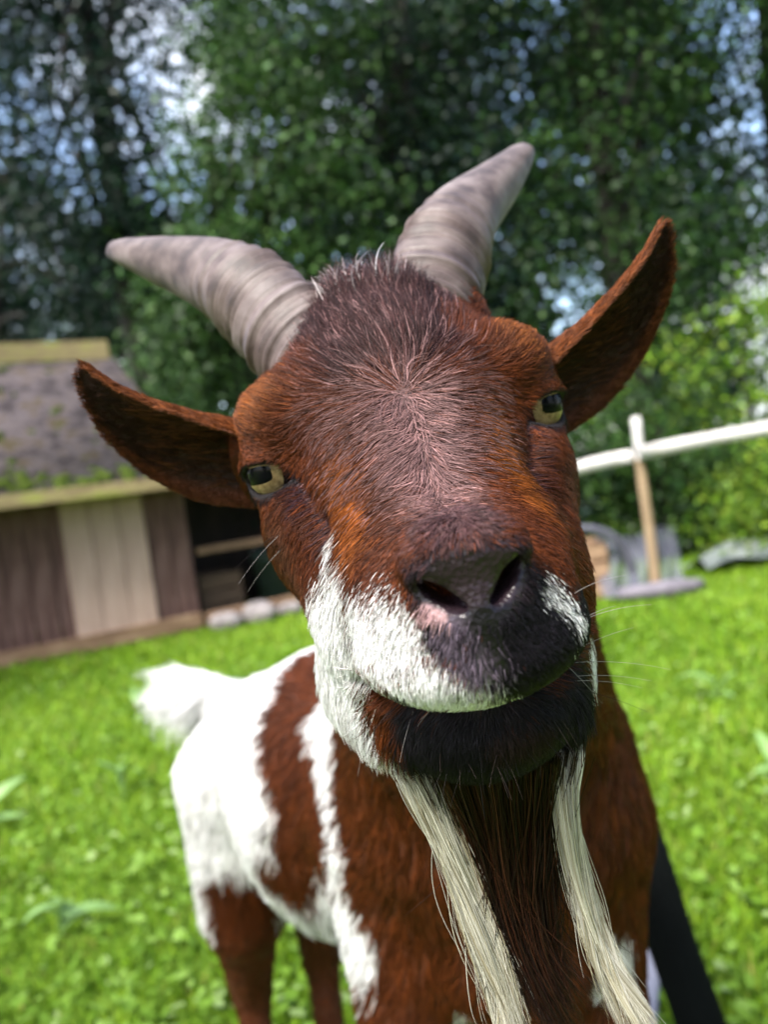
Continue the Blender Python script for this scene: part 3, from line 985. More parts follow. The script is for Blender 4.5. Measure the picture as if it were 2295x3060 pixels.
# ---- grass blades and clover: nobody could count it
def in_view(x, y, pad):
    return np.abs(x) < y * .60 + pad
n = 170000
y = .55 + 8.2 * rng.uniform(size=n * 3) ** 1.55
x = rng.uniform(-1, 1, n * 3) * (y * .60 + .5)
keep = np.arange(n * 3) < n
x, y = x[:n], y[:n]
az = rng.uniform(0, 2 * np.pi, n)
far = sstep(1.2, 6, y)
hgt = rng.uniform(.018, .060, n) * (1 + .5 * fbm2(x * 2.2, y * 2.2)) * (1 + .3 * far)
wid = rng.uniform(.0028, .0065, n) * (1 + 1.3 * far)
lean = rng.uniform(.2, 1.1, n) * hgt
d = np.stack([np.cos(az), np.sin(az)], 1); sd = np.stack([-d[:, 1], d[:, 0]], 1)
z0 = ground_z(x, y) - .014
V = np.empty((n, 5, 3), np.float32)
for k, (f, w) in enumerate(((0, 1), (0, -1), (.55, .8), (.55, -.8), (1, 0))):
    V[:, k, 0] = x + d[:, 0] * lean * f ** 1.6 + sd[:, 0] * wid * w * .5
    V[:, k, 1] = y + d[:, 1] * lean * f ** 1.6 + sd[:, 1] * wid * w * .5
    V[:, k, 2] = z0 + hgt * f * (1 - .25 * f)
b = np.arange(n)[:, None] * 5
Fq = np.concatenate([b + [[0, 1, 3]], b + [[0, 3, 2]], b + [[2, 3, 4]]])
pal = np.array([(.072, .155, .006), (.125, .240, .009), (.175, .290, .012), (.225, .320, .040), (.22, .20, .05)])
ci = np.clip((rng.normal(1.5, 1.0, n) + 1.2 * fbm2(x * 1.3 + 4, y * 1.3)), 0, 3.99).astype(int)
ci = np.where(rng.uniform(size=n) < .025, 4, ci)
gc = pal[ci] * np.exp(rng.normal(size=(n, 1)) * .18)
gm = mesh_np('grass', V.reshape(-1, 3), Fq, m_grass)
pt_color(gm, 'col', np.repeat(gc, 5, 0))
tag(put('grass', gm), 'short bright green lawn grass', 'grass', kind='stuff')

n = 15000                                              # low clover and plantain leaves among the grass
y = .7 + 6.0 * rng.uniform(size=n) ** 1.5
x = rng.uniform(-1, 1, n) * (y * .60 + .4)
az = rng.uniform(0, 2 * np.pi, n); ln = rng.uniform(.012, .038, n); wd = ln * rng.uniform(.45, .8, n)
tilt = rng.uniform(-.5, .7, n)
d = np.stack([np.cos(az) * np.cos(tilt), np.sin(az) * np.cos(tilt), np.sin(tilt)], 1); sd = np.stack([-np.sin(az), np.cos(az), rng.uniform(-.4, .4, n)], 1)
c = np.stack([x, y, ground_z(x, y) + rng.uniform(.008, .045, n)], 1)
V = np.stack([c - d * ln[:, None] * .5, c + sd * wd[:, None] * .5, c + d * ln[:, None] * .5, c - sd * wd[:, None] * .5], 1)
Fq = np.arange(n)[:, None] * 4 + [[0, 1, 2, 3]]
cc = np.array([(.15, .27, .030), (.20, .33, .06), (.11, .21, .018), (.25, .35, .12)])[rng.choice(4, n, p=[.35, .25, .3, .1])]
cm = mesh_np('clover', V.reshape(-1, 3), Fq, m_grass)
pt_color(cm, 'col', np.repeat(cc, 4, 0))
tag(put('clover', cm), 'small pale clover leaves scattered through the grass', 'clover', kind='stuff')

# ---- trees and bushes
m_bark = noise_mat('bark', [(.3, (.006, .005, .005)), (.55, (.014, .011, .010)), (.75, (.028, .022, .018))], 14, .95, (1, 1, .25), .8, 30)
def tube(path, rad, seg=9):
    P_ = np.asarray(path, float); n_ = len(P_)
    T = unit(np.gradient(P_, axis=0))
    ref = np.array([.3, .9, .2]); U = unit(np.cross(T, ref)); W_ = np.cross(T, U)
    a = np.linspace(0, 2 * np.pi, seg, endpoint=False)
    rad = np.broadcast_to(rad, (n_,))
    V_ = P_[:, None] + rad[:, None, None] * (np.cos(a)[None, :, None] * U[:, None] + np.sin(a)[None, :, None] * W_[:, None])
    F_ = [(i * seg + k, i * seg + (k + 1) % seg, (i + 1) * seg + (k + 1) % seg, (i + 1) * seg + k) for i in range(n_ - 1) for k in range(seg)]
    for e in (0, n_ - 1):                               # close the ends
        c_ = len(V_.reshape(-1, 3)) + (0 if e == 0 else 1)
        F_ += [((e * seg + k), (e * seg + (k + 1) % seg), n_ * seg + (0 if e == 0 else 1), n_ * seg + (0 if e == 0 else 1)) for k in range(seg)]
    V_ = np.concatenate([V_.reshape(-1, 3), P_[:1], P_[-1:]])
    return V_, np.array(F_)
def tube_mesh(name, paths, mat, seg=9):
    Vs, Fs, o = [], [], 0
    for p_, r_ in paths:
        v, f = tube(p_, r_, seg)
        # the caps are triangles written as quads with a doubled corner: split them off
        Vs.append(v); Fs.append(f + o); o += len(v)
    V_, F_ = np.concatenate(Vs), np.concatenate(Fs)
    m = bpy.data.meshes.new(name)
    m.from_pydata(V_.tolist(), [], [tuple(dict.fromkeys(q)) for q in F_.tolist()])
    m.materials.append(mat)
    m.polygons.foreach_set('use_smooth', np.ones(len(m.polygons), bool))
    m.update()
    return m
def foliage(blobs, n, leaf, cols, seed, clump=.22, nclump=None, droop=.3):
    """blobs: (cx,cy,cz, rx,ry,rz, weight) -> leaf quads gathered in clumps"""
    r = np.random.default_rng(seed)
    B = np.array(blobs, float)
    w = B[:, 6] / B[:, 6].sum()
    nc = nclump or max(40, n // 80)
    bi = r.choice(len(B), nc, p=w)
    u = unit(r.normal(size=(nc, 3))) * (r.uniform(.25, 1.0, nc) ** .5)[:, None]
    cc = B[bi, :3] + u * B[bi, 3:6]
    ctone = r.normal(size=nc)
    k = r.integers(0, nc, n)
    P_ = cc[k] + r.normal(size=(n, 3)) * clump * [1, 1, .7]
    nrm = unit(r.normal(size=(n, 3)) * .75 + [0, -.25, .75])
    d_ = unit(np.cross(nrm, r.normal(size=(n, 3)))); s_ = np.cross(nrm, d_)
    ln_ = leaf * r.uniform(.6, 1.35, n)[:, None]; wd_ = ln_ * .58
    V_ = np.stack([P_ - d_ * ln_ * .5, P_ + s_ * wd_ * .5 - nrm * ln_ * .06, P_ + d_ * ln_ * .5 - nrm * ln_ * droop * .5, P_ - s_ * wd_ * .5 - nrm * ln_ * .06], 1)
    F_ = np.arange(n)[:, None] * 4 + [[0, 1, 2, 3]]
    C_ = np.array(cols)[r.integers(0, len(cols), n)] * np.exp(r.normal(size=(n, 1)) * .2 + ctone[k][:, None] * .30)
    return V_.reshape(-1, 3), F_, np.repeat(C_, 4, 0)
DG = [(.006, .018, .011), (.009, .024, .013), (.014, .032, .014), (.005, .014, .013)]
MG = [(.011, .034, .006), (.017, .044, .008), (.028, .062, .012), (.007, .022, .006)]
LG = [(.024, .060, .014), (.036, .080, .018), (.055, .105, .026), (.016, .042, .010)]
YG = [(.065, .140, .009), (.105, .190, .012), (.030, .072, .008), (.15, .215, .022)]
def tree(name, label, base, trunk_h, trunk_r, limbs, blobs, n, leaf, cols, seed, group=None, cat='tree', clump=.22, lean=(0, 0), nclump=None):
    r = np.random.default_rng(seed + 100)
    t = empty(name, base)
    tag(t, label, cat, group)
    pts = [(lean[0] * q * q + .04 * math.sin(q * 5 + seed), lean[1] * q * q, trunk_h * q) for q in np.linspace(0, 1, 9)]
    paths = [(pts, np.linspace(trunk_r * 1.25, trunk_r * .55, 9))]
    B = np.array(blobs, float)
    for i in range(limbs):
        q = r.uniform(.45, .98)
        p0 = np.array(pts[int(q * 8)]); bb = B[r.integers(0, len(B))]
        p1 = bb[:3] + r.normal(size=3) * bb[3:6] * .35
        mid = (p0 + p1) / 2 + [0, 0, .12 * np.linalg.norm(p1 - p0)]
        path = catmull([p0, mid, p1], 5)
        paths.append((path, np.linspace(trunk_r * .38, trunk_r * .08, len(path))))
    put('trunk', tube_mesh('trunk', paths, m_bark), t)
    V_, F_, C_ = foliage(blobs, n, leaf, cols, seed, clump, nclump)
    m = mesh_np('crown', V_, F_, m_leaf); pt_color(m, 'col', C_)
    put('crown', m, t)
    return t

tree('broadleaf_tree', 'pale green leafy tree with drooping sprays behind the level horn', (-1.25, 8.0, 0), 4.6, .14, 12,
     [(.1, 0, 3.2, 1.0, .7, .8, 2), (.5, 0, 4.3, .9, .7, .8, 2), (-.3, -.1, 2.4, .8, .6, .6, 1.3), (.9, 0, 5.6, 1.0, .7, .9, 2), (1.2, .1, 3.6, .7, .6, .7, 1)], 17000, .085, LG, 11, clump=.20)
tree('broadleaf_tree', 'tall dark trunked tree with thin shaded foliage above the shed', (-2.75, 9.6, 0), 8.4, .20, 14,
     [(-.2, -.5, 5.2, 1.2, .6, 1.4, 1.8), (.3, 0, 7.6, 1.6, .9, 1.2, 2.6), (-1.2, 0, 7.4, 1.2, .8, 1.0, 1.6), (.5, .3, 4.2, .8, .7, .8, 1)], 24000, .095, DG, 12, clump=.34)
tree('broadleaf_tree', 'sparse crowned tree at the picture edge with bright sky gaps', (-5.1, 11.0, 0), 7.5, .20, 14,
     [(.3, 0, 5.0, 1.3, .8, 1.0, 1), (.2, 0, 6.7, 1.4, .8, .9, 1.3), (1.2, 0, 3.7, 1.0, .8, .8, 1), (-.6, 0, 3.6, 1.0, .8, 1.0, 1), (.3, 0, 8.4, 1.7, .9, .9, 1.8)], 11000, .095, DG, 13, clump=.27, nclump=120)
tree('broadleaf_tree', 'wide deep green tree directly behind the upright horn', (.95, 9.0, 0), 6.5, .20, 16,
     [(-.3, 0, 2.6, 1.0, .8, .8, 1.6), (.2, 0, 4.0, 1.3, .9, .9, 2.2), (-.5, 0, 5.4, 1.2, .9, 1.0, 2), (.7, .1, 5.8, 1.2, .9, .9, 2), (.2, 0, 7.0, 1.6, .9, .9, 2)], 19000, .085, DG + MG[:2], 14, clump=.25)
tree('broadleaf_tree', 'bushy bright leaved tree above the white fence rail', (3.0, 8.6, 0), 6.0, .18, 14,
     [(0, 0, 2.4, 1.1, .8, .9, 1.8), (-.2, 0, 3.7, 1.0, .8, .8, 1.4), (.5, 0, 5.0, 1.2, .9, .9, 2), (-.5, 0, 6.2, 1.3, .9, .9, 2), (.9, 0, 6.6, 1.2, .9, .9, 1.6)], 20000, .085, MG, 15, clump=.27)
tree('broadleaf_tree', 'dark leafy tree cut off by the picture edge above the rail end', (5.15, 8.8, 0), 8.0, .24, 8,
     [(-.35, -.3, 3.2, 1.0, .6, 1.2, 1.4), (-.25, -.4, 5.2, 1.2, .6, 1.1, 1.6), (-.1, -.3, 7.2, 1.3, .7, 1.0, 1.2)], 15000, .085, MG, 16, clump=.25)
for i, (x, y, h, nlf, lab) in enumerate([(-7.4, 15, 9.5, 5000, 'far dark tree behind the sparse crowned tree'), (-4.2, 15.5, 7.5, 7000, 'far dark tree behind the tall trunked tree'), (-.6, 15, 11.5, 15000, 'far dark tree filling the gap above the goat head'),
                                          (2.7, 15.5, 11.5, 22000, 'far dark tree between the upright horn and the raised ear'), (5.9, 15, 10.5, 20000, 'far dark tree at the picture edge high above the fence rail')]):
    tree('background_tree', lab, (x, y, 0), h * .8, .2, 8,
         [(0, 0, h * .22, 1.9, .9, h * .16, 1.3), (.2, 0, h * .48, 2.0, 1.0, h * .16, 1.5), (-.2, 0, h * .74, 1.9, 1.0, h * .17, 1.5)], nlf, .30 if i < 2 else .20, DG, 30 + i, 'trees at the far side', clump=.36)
def bush(label, base, r3, n, leaf, cols, seed, cat='bush', group='bushes along the clearing edge'):
    rx, ry, rz = r3
    return tree('bush', label, base, rz * 1.2, .03, 6, [(0, 0, rz * .95, rx, ry, rz * .9, 2), (rx * .45, -.1, rz * .6, rx * .6, ry * .8, rz * .6, 1), (-rx * .5, 0, rz * .65, rx * .6, ry * .8, rz * .6, 1)],
                n, leaf, cols, seed, group, cat, clump=.13)
bush('light green bush just behind the shed roof', (-2.05, 7.3, 0), (.85, .5, 1.35), 6500, .075, LG, 51)
bush('dark bush in the gap between shed and box', (-.55, 7.0, 0), (.8, .5, .95), 5000, .07, DG, 52)
bush('shaded bush behind the wooden box', (.95, 6.3, 0), (.8, .5, .95), 5500, .06, DG + MG[:1], 53)
bush('dark green bush under the white rail', (2.15, 5.9, 0), (.75, .45, .85), 6000, .055, MG, 54)
bush('yellowish green ivy bush rising over the white rail', (3.15, 6.5, 0), (.95, .5, 1.25), 8000, .06, YG, 55)
bush('small bright bush just behind the fence post', (1.55, 6.6, 0), (.7, .45, 1.05), 6000, .055, YG[:3] + LG[:1], 56)
bush('low nettle clump in front of the grey sheet', (2.75, 5.3, 0), (.55, .35, .42), 3500, .05, YG, 57)

# ---- unseen trees added around the photographer's side to shade the low sky
for i, (x, y, h, lab) in enumerate([(-7.5, 1.5, 10, 'added unseen shade tree level with the goat far to its right'), (-5.0, -6.5, 11, 'added unseen shade tree behind the photographer by the shed side'),
                                    (.5, -8.5, 11, 'added unseen shade tree straight behind the photographer'), (5.5, -6.5, 11, 'added unseen shade tree behind the photographer by the fence side'),
                                    (8.0, 0.5, 11, 'added unseen shade tree level with the goat by the fence side'), (7.2, 5.5, 10, 'added unseen shade tree beyond the fence rail end')]):
    tree('added_shade_tree', lab, (x, y, 0), h * .8, .2, 6,
         [(0, 0, h * .20, 2.2, 2.0, h * .16, 1.2), (.2, 0, h * .48, 2.4, 2.0, h * .17, 1.5), (-.2, 0, h * .76, 2.0, 1.8, h * .17, 1.4)], 4500, .34, DG, 70 + i, 'added shade trees out of view', clump=.5)
POLE = [(0.247, 0.967, 0.451), (0.261, 0.933, 0.35), (0.269, 0.9, 0.263), (0.283, 0.877, 0.18), (0.312, 0.827, -0.0)]
# ================================================================== built things
import bmesh
_boxes = {}
def box_mesh(sx, sy, sz, mat, bev=.004, warp=0.0):
    key = (round(sx, 3), round(sy, 3), round(sz, 3), mat.name, warp)
    if key in _boxes:
        return _boxes[key]
    bm = bmesh.new()
    bmesh.ops.create_cube(bm, size=1.0)
    bmesh.ops.scale(bm, vec=(sx, sy, sz), verts=bm.verts)
    bmesh.ops.bevel(bm, geom=list(bm.edges), offset=min(bev, min(sx, sy, sz) * .3), segments=1, affect='EDGES')
    m = bpy.data.meshes.new('box')
    bm.to_mesh(m); bm.free()
    m.materials.append(mat)
    _boxes[key] = m
    return m
def box(name, size, loc, mat, parent=None, rot=(0, 0, 0), bev=.004):
    o = put(name, box_mesh(*size, mat, bev), parent, loc, rot)
    return o

m_dkwood = noise_mat('weathered_dark_boards', [(.25, (.030, .017, .015)), (.5, (.098, .052, .044)), (.72, (.19, .122, .106))], 5, .85, (3, 3, .5), .4, 30)
m_beige = noise_mat('pale_door_boards', [(.3, (.26, .175, .14)), (.55, (.37, .26, .212)), (.75, (.46, .345, .285))], 4, .8, (3, 3, .4), .25, 30)
m_wood = noise_mat('raw_timber', [(.3, (.11, .065, .038)), (.55, (.20, .125, .075)), (.75, (.29, .20, .13))], 6, .85, (1, 4, 4), .3, 30)
m_mossy = noise_mat('mossy_board', [(.3, (.14, .10, .055)), (.5, (.24, .19, .095)), (.65, (.24, .25, .06)), (.8, (.17, .22, .03))], 6, .95, (1, 3, 3), .5, 40)
m_roof = noise_mat('old_roof_felt', [(.28, (.016, .012, .012)), (.42, (.055, .042, .042)), (.52, (.13, .105, .105)), (.60, (.075, .050, .028)), (.70, (.070, .085, .014))], 6.5, .9, (1, 1.6, 1), .8, 26)
m_moss = noise_mat('moss', [(.3, (.025, .040, .008)), (.6, (.050, .072, .012)), (.8, (.085, .095, .022))], 30, 1.0, bump=.8, bump_scale=90, spec=.05)
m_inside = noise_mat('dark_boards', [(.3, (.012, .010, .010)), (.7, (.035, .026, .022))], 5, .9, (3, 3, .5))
m_bin = noise_mat('dull_green_plastic', [(.3, (.022, .040, .036)), (.7, (.045, .070, .062))], 4, .55)
m_stone = noise_mat('grey_stone', [(.3, (.10, .09, .09)), (.55, (.19, .17, .17)), (.8, (.32, .30, .30))], 16, .85, bump=.5, bump_scale=60)
m_white = noise_mat('flaking_white_paint', [(.22, (.24, .20, .16)), (.40, (.42, .40, .39)), (.8, (.56, .55, .55))], 9, .6, (1, 3, 3), .2, 40)
m_post = noise_mat('bare_post_wood', [(.3, (.14, .095, .055)), (.6, (.25, .18, .11)), (.8, (.34, .26, .17))], 9, .85, (4, 4, .6), .3, 40)

# ---- shed
shed = tag(empty('shed', (-1.43, 5.61, 0), R(28.8)), 'low weathered board shed with mossy roof and pale door', 'shed')
x = -3.05; k = 0
while x < -.88:                                        # upright wall boards
    w = .150
    box('plank', (w - .006, .024, 1.04), (x + w / 2, .012 + .006 * math.sin(k * 2.3), .56), m_dkwood, shed, (0, R(.4 * math.sin(k * 1.7)), 0))
    x += w; k += 1
for i in range(2):
    box('plank', (.144, .024, 1.04), (-.232 + i * .150, .012 + .004 * i, .56), m_dkwood, shed)
door = tag(box('door', (.55, .02, 1.00), (-.585, -.004, .55), m_beige, shed), 'pale beige board door')
for i in range(3):
    box('door_board', (.176, .016, .995), (-.183 + i * .183, -.019, 0), m_beige, door)
box('corner_post', (.07, .07, 1.06), (-.035, .05, .54), m_inside, shed)
box('base_board', (3.02, .030, .11), (-1.52, -.036, .065), m_wood, shed)
box('back_wall', (3.0, .03, 1.05), (-1.53, 1.75, .55), m_inside, shed)
box('side_wall', (.03, 1.60, 1.04), (-.012, .90, .56), m_dkwood, shed)
box('side_wall', (.03, 1.60, 1.04), (-3.06, .90, .56), m_dkwood, shed)
# roof slopes with a raked end
def slab(name, quad, th, mat, parent):
    q = np.array(quad, float)
    nrm = unit(np.cross(q[1] - q[0], q[3] - q[0]))
    V_ = np.concatenate([q, q - nrm * th])
    F_ = [(0, 1, 2, 3), (7, 6, 5, 4), (0, 4, 5, 1), (1, 5, 6, 2), (2, 6, 7, 3), (3, 7, 4, 0)]
    return put(name, mesh_np(name, V_, F_, mat), parent)
EX, RX = .12, -.22
slab('roof', [(-3.25, -.26, 1.10), (EX, -.26, 1.10), (RX, .95, 2.28), (-3.25, .95, 2.28)], .05, m_roof, shed)
slab('roof', [(EX, 2.16, 1.10), (-3.25, 2.16, 1.10), (-3.25, .95, 2.28), (RX, .95, 2.28)], .05, m_roof, shed)
put('roof_hip', mesh_np('roof_hip', [(EX, -.26, 1.10), (EX, 2.16, 1.10), (RX, .95, 2.28), (EX - .06, -.20, 1.06), (EX - .06, 2.1, 1.06), (RX - .06, .95, 2.2)],
                        [(0, 1, 2), (5, 4, 3), (0, 3, 4), (0, 4, 1)], m_roof), shed)
box('fascia_board', (3.40, .035, .085), (-1.56, -.285, 1.072), m_mossy, shed)
box('ridge_board', (3.05, .22, .15), (-1.74, .93, 2.235), m_mossy, shed)
r_ = np.random.default_rng(3)
Vs, Fs, o_ = [], [], 0
for i in range(260):                                   # cushions of moss on the slope
    e = r_.uniform() < .55
    tt = r_.uniform(.0, .10) if e else r_.uniform(.1, .98)
    xx = r_.uniform(-3.2, EX - (EX - RX) * tt - .1)
    c = np.array([xx, -.26 + 1.21 * tt, 1.10 + 1.18 * tt])
    rr = r_.uniform(.012, .045) * (1.1 if e else .9)
    th_ = np.linspace(0, np.pi / 2, 4); ph = np.linspace(0, 2 * np.pi, 9, endpoint=False)
    v = np.array([(rr * np.sin(a) * np.cos(b) * (1 + .3 * np.sin(3 * b + i)), rr * np.sin(a) * np.sin(b) * .7 - rr * .45 * np.cos(a), rr * np.sin(a) * np.sin(b) * .7 + rr * .5 * np.cos(a)) for a in th_ for b in ph])
    f = np.array([(p * 9 + q, (p + 1) * 9 + q, (p + 1) * 9 + (q + 1) % 9, p * 9 + (q + 1) % 9) for p in range(3) for q in range(9)])
    Vs.append(v + c); Fs.append(f + o_); o_ += len(v)
tag(put('moss', mesh_np('moss', np.concatenate(Vs), np.concatenate(Fs), m_moss, True), shed), kind='stuff')
# open bay beside the shed
bay = tag(empty('lean_to', (-1.43, 5.61, 0), R(28.8)), 'dark open lean-to with a timber shelf beside the shed', 'lean-to')
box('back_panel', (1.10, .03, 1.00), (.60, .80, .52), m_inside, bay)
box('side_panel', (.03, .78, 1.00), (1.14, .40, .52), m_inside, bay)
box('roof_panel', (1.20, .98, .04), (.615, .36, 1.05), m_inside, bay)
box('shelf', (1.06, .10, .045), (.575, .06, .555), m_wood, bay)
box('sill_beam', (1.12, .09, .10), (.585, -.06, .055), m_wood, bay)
box('post', (.06, .06, 1.01), (1.085, .05, .515), m_inside, bay)
def on_shed(x, y, z=0):
    c, s = math.cos(R(28.8)), math.sin(R(28.8))
    return (-1.43 + c * x - s * y, 5.61 + s * x + c * y, z)
def crate(name, label, loc, rz, size, mat, rows=3, cat='crate'):
    t = tag(empty(name, loc, rz), label, cat)
    w, d_, h = size
    ph = h / rows
    for i in range(rows):
        for sy in (-1, 1):
            box('plank', (w, .018, ph - .012), (0, sy * (d_ / 2 - .009), ph * (i + .5)), mat, t)
        for sx in (-1, 1):
            box('plank', (.018, d_ - .040, ph - .012), (sx * (w / 2 - .012), 0, ph * (i + .5)), mat, t)
    for sx in (-1, 1):
        for sy in (-1, 1):
            box('corner_batten', (.03, .03, h - .01), (sx * (w / 2 - .037), sy * (d_ / 2 - .035), h / 2), mat, t)
    box('bottom', (w - .05, d_ - .05, .015), (0, 0, .012), mat, t)
    return t
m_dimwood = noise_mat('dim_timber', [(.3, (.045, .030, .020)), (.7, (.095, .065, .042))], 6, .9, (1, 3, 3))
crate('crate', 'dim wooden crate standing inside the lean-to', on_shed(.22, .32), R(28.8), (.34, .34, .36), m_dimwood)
binr = tag(empty('plastic_bin', on_shed(.72, .28), R(20)), 'dull green plastic bin under the lean-to shelf', 'bin')
def frustum(r0, r1, h, seg=20, lip=.0):
    prof = [(0, 0), (r0, 0), (r1, h), (r1 + lip, h), (r1 + lip, h + .02), (r1 - .008, h + .02), (r0 - .008, .012), (0, .012)]
    a = np.linspace(0, 2 * np.pi, seg, endpoint=False)
    V_ = np.array([(p[0] * np.cos(b), p[0] * np.sin(b), p[1]) for p in prof for b in a])
    F_ = [(i * seg + k, i * seg + (k + 1) % seg, (i + 1) * seg + (k + 1) % seg, (i + 1) * seg + k) for i in range(len(prof) - 1) for k in range(seg)]
    return V_, F_
v, f = frustum(.155, .185, .40, lip=.014)
put('tub', mesh_np('tub', v, f, m_bin, True), binr)
v, f = frustum(.19, .18, .03)
put('lid', mesh_np('lid', v + [0, 0, .421], f, m_bin, True), binr)
def stone(label, loc, s, seed, rz=0, mat=None, group=None):
    bm = bmesh.new()
    bmesh.ops.create_icosphere(bm, subdivisions=3, radius=1)
    r = np.random.default_rng(seed); ks = r.normal(size=(5, 3)) * 1.6; ps = r.uniform(0, 6, 5)
    for v_ in bm.verts:
        p = np.array(v_.co); k = 1 + .09 * np.sin(ks @ p + ps).sum()
        q = np.sign(p) * np.abs(p) ** .8 * k * s
        v_.co = q
    m = bpy.data.meshes.new('stone'); bm.to_mesh(m); bm.free()
    m.polygons.foreach_set('use_smooth', np.ones(len(m.polygons), bool)); m.materials.append(mat or m_stone)
    return tag(put('stone', m, None, (loc[0], loc[1], loc[2] + s[2] * .7), (0, 0, rz)), label, 'stone', group)
stone('pale rounded stone against the lean-to sill nearest the shed', on_shed(.12, -.20), (.10, .07, .055), 1)
stone('larger whitish stone in the middle before the lean-to', on_shed(.36, -.22), (.12, .08, .075), 2)
stone('small grey stone before the lean-to nearest the goat', on_shed(.60, -.20), (.08, .06, .045), 3)

# ---- fence
fence = tag(empty('fence', (1.50, 4.42, 0)), 'white painted rail on a wooden post before the hedge', 'fence')
def taper_post(h, r0, r1, mat, cut=None):
    zs_ = [0, h * .35, h * .7, h * .97, h]
    rs_ = [r0, r0 * .96, r1 * 1.03, r1, r1 * .7]
    a = np.linspace(0, 2 * np.pi, 12, endpoint=False)
    V_ = np.array([(r * np.cos(b) * (1 + .04 * np.sin(3 * b + z * 4)) + .006 * np.sin(z * 5), r * np.sin(b), z) for r, z in zip(rs_, zs_) for b in a])
    F_ = [(i * 12 + k, i * 12 + (k + 1) % 12, (i + 1) * 12 + (k + 1) % 12, (i + 1) * 12 + k) for i in range(4) for k in range(12)]
    V_ = np.concatenate([V_, [(0, 0, 0), (0, 0, h)]])
    F_ += [(len(V_) - 1, len(V_) - 1, 48 + (k + 1) % 12, 48 + k) for k in range(0)]
    m = bpy.data.meshes.new('post'); m.from_pydata(V_.tolist(), [], F_ + [(48 + k, 48 + (k + 1) % 12, len(V_) - 1) for k in range(12)])
    m.materials.append(mat); m.polygons.foreach_set('use_smooth', np.ones(len(m.polygons), bool)); m.update()
    return m
put('post', taper_post(.80, .032, .028, m_post), fence, (0, 0, 0))
tag(put('post_top', taper_post(.235, .0285, .028, m_white), fence, (0.004, 0, .80)), 'white painted head of the post')
def rail(x0, x1, z0, z1, nseg=14):
    zs_ = np.linspace(0, 1, nseg); pts = []
    for t in zs_:
        c = np.array([x0 + (x1 - x0) * t, -.048 + .006 * math.sin(t * 7), z0 + (z1 - z0) * t + .004 * math.sin(t * 9)])
        hw = .037 * (1 + .05 * math.sin(t * 17)); dw = .018
        for dy, dz in ((-dw, -hw), (dw, -hw), (dw, hw), (-dw, hw)):
            pts.append(c + [0, dy, dz])
    F_ = [(i * 4 + k, (i + 1) * 4 + k, (i + 1) * 4 + (k + 1) % 4, i * 4 + (k + 1) % 4) for i in range(nseg - 1) for k in range(4)] + [(3, 2, 1, 0), (nseg * 4 - 4, nseg * 4 - 3, nseg * 4 - 2, nseg * 4 - 1)]
    m = mesh_np('rail', np.array(pts), F_, m_white)
    return m
put('rail', rail(-.02, 1.75, .825, .925), fence)
put('rail', rail(-.95, -.06, .755, .815, 9), fence)

# ---- box, hoop, netting and sheet by the fence
crate('wooden_box', 'low planked wooden box with netting over it beside the goat muzzle', (.98, 4.72, 0), R(-6), (.62, .40, .34), m_wood, 3, 'box')
m_pipe = noise_mat('grey_pipe', [(.3, (.05, .05, .07)), (.7, (.11, .11, .14))], 8, .4)
hp = catmull([(.70, 4.60, .40), (.95, 4.50, .435), (1.18, 4.46, .43), (1.34, 4.47, .33), (1.40, 4.50, .14), (1.41, 4.52, -.02)], 6)
tag(put('pipe', tube_mesh('pipe', [(hp, .024)], m_pipe, 10)), 'bent grey plastic pipe arching over the wooden box', 'pipe')
m_net, N, L, Pb = new_mat('netting')
Pb.inputs['Base Color'].default_value = (.085, .09, .12, 1); Pb.inputs['Roughness'].default_value = .7
trn = N.new('ShaderNodeBsdfTransparent'); mxs = N.new('ShaderNodeMixShader'); mxs.inputs[0].default_value = .58
L.new(trn.outputs[0], mxs.inputs[1]); L.new(Pb.outputs[0], mxs.inputs[2]); L.new(mxs.outputs[0], N['Material Output'].inputs['Surface'])
nu, nv = 26, 20
V_ = []
for i in range(nu):
    for j in range(nv):
        u, w = i / (nu - 1), j / (nv - 1)
        x_ = 1.22 + .48 * u + .03 * math.sin(w * 5)
        top = .40 - .12 * u - .05 * math.sin(u * 5)
        z_ = top * (1 - w) + .03
        y_ = 4.62 - .24 * w ** 1.5 + .035 * math.sin(u * 19 + w * 3) + .02 * math.sin(u * 31)
        V_.append((x_, y_, z_))
F_ = [(i * nv + j, (i + 1) * nv + j, (i + 1) * nv + j + 1, i * nv + j + 1) for i in range(nu - 1) for j in range(nv - 1)]
net = empty('netting', (1.45, 4.4, 0)); tag(net, 'draped blue grey garden netting at the foot of the fence post', 'netting')
put('mesh_sheet', mesh_np('mesh_sheet', np.array(V_) - [1.45, 4.4, 0], F_, m_net, True), net)
roll = catmull([(-.20, -.05, .045), (0, -.10, .05), (.20, -.06, .04), (.30, 0, .035)], 6)
m_roll = noise_mat('rolled_netting', [(.3, (.09, .08, .10)), (.7, (.17, .155, .18))], 20, .8, bump=.6, bump_scale=80)
put('rolled_hem', tube_mesh('rolled_hem', [(roll, np.interp(np.linspace(0, 1, len(roll)), [0, .5, 1], [.035, .05, .03]))], m_roll, 12), net)
m_sheet = noise_mat('grey_green_sheet', [(.3, (.07, .09, .08)), (.7, (.16, .18, .17))], 6, .6, bump=.5, bump_scale=20)
V_ = []
for i in range(20):
    for j in range(12):
        u, w = i / 19, j / 11
        V_.append((1.95 + 1.1 * u, 4.75 + .45 * w, .02 + .16 * u * (.4 + .6 * w) + .025 * math.sin(u * 13 + w * 4) + .03 * math.sin(w * 6 + u * 3) + .03))
F_ = [(i * 12 + j, (i + 1) * 12 + j, (i + 1) * 12 + j + 1, i * 12 + j + 1) for i in range(19) for j in range(11)]
tag(put('plastic_sheet', mesh_np('plastic_sheet', V_, F_, m_sheet, True)), 'crumpled grey green plastic sheet lying beyond the fence post', 'sheet')

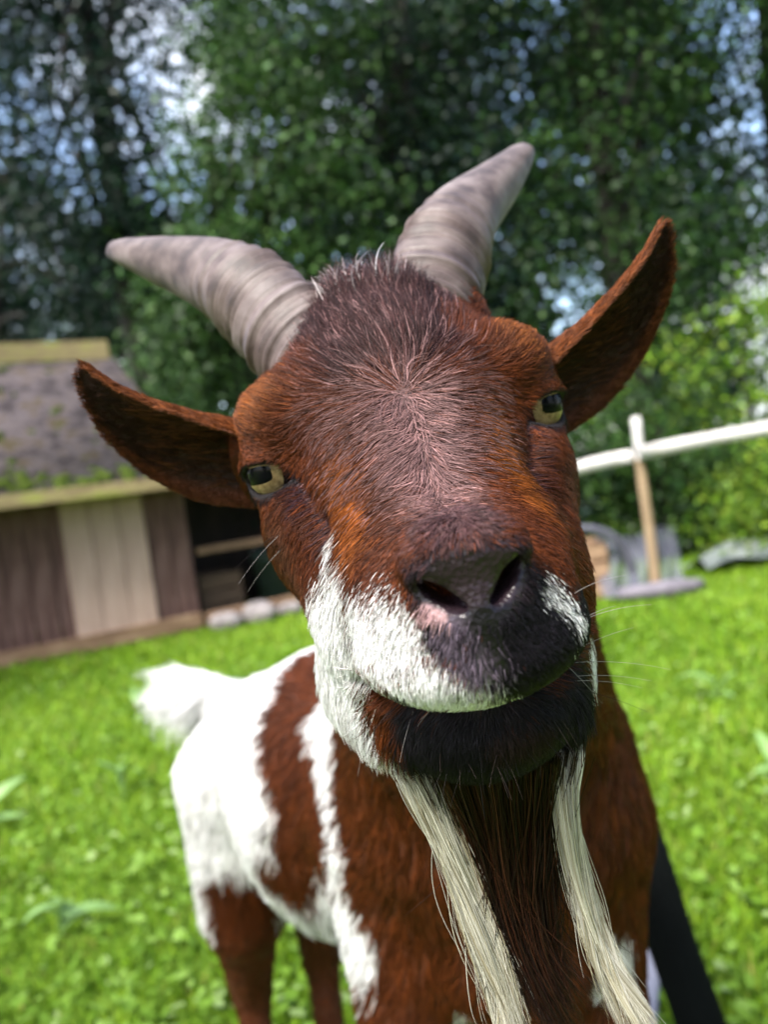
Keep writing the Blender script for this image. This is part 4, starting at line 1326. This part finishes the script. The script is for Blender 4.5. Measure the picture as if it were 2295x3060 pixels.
# ---- black pole and grey board beside the forelegs
m_black = noise_mat('black_rubber', [(.3, (.0015, .002, .002)), (.7, (.003, .004, .004))], 10, .9, spec=.08)
pl = catmull(POLE, 8)
tag(put('pole', tube_mesh('pole', [(pl, .029)], m_black, 14)), 'thick black pole leaning behind the goat shoulder', 'pole')
m_slate = noise_mat('blue_grey_board', [(.3, (.11, .115, .15)), (.7, (.19, .195, .24))], 6, .6)
tag(box('board', (.16, .30, .03), (.255, 1.20, .05), m_slate, None, (R(14), R(6), R(-24))), 'flat blue grey board lying on the grass by the pole', 'board')
stone('dark grey stone on the grass seen between the forelegs', (.085, 1.16, 0), (.07, .05, .035), 7)
stone('small pale stone on the grass seen between the forelegs', (.015, 1.10, 0), (.03, .025, .02), 8)

# ---- broad-leaved weeds in the lawn
m_weed = noise_mat('weed_leaf', [(.3, (.085, .17, .035)), (.6, (.125, .22, .06)), (.8, (.17, .26, .10))], 12, .5, spec=.4)
def weed_leaf(ln, wd):
    t = np.linspace(0, 1, 7)
    w = wd * np.sin(np.pi * np.clip(t * .92 + .06, 0, 1)) ** .8
    V_ = []
    for a, b in zip(t, w):
        c = np.array([a * ln, 0, ln * (.55 * a - .62 * a * a)])
        V_ += [c + [0, -b, .12 * b], c - [0, 0, .10 * b], c + [0, b, .12 * b]]
    F_ = [(i * 3 + k, i * 3 + k + 1, i * 3 + k + 4, i * 3 + k + 3) for i in range(6) for k in range(2)]
    return mesh_np('leaf', np.array(V_), F_, m_weed, True)
wl = [weed_leaf(.15, .021), weed_leaf(.11, .018), weed_leaf(.085, .014)]
r_ = np.random.default_rng(21)
for lab, loc, n, sc in [('tall broad-leaved weed with pale leaves nearest the lower corner', (-.80, 1.60, 0), 8, .75), ('smaller broad-leaved weed further out behind the goat tail', (-.92, 2.35, 0), 7, 1.0),
                        ('broad-leaved weed in front of the shed door', (-1.20, 3.40, 0), 7, 1.1), ('low broad-leaved weed at the picture edge below the shed', (-1.30, 2.25, 0), 7, 1.0),
                        ('pale broad-leaved weed beside the black pole', (.82, 1.75, 0), 8, .8), ('broad-leaved weed on the sunlit lawn right of the chest', (.98, 2.45, 0), 7, .9)]:
    t = tag(empty('weed', loc), lab, 'weed', 'weeds in the lawn')
    box('stem', (.006, .006, .10 * sc), (0, 0, .05 * sc), m_weed, t)
    for i in range(n):
        o = put('leaf', wl[i % 3], t, (0, 0, (.015 + .085 * i / n) * sc), (r_.uniform(-.6, .6), -r_.uniform(-.4, 1.0), i * 2.4 + r_.uniform(-.9, .9)))
        q = sc * r_.uniform(.5, 1.1); o.scale = (q, q * r_.uniform(.7, 1.2), q)
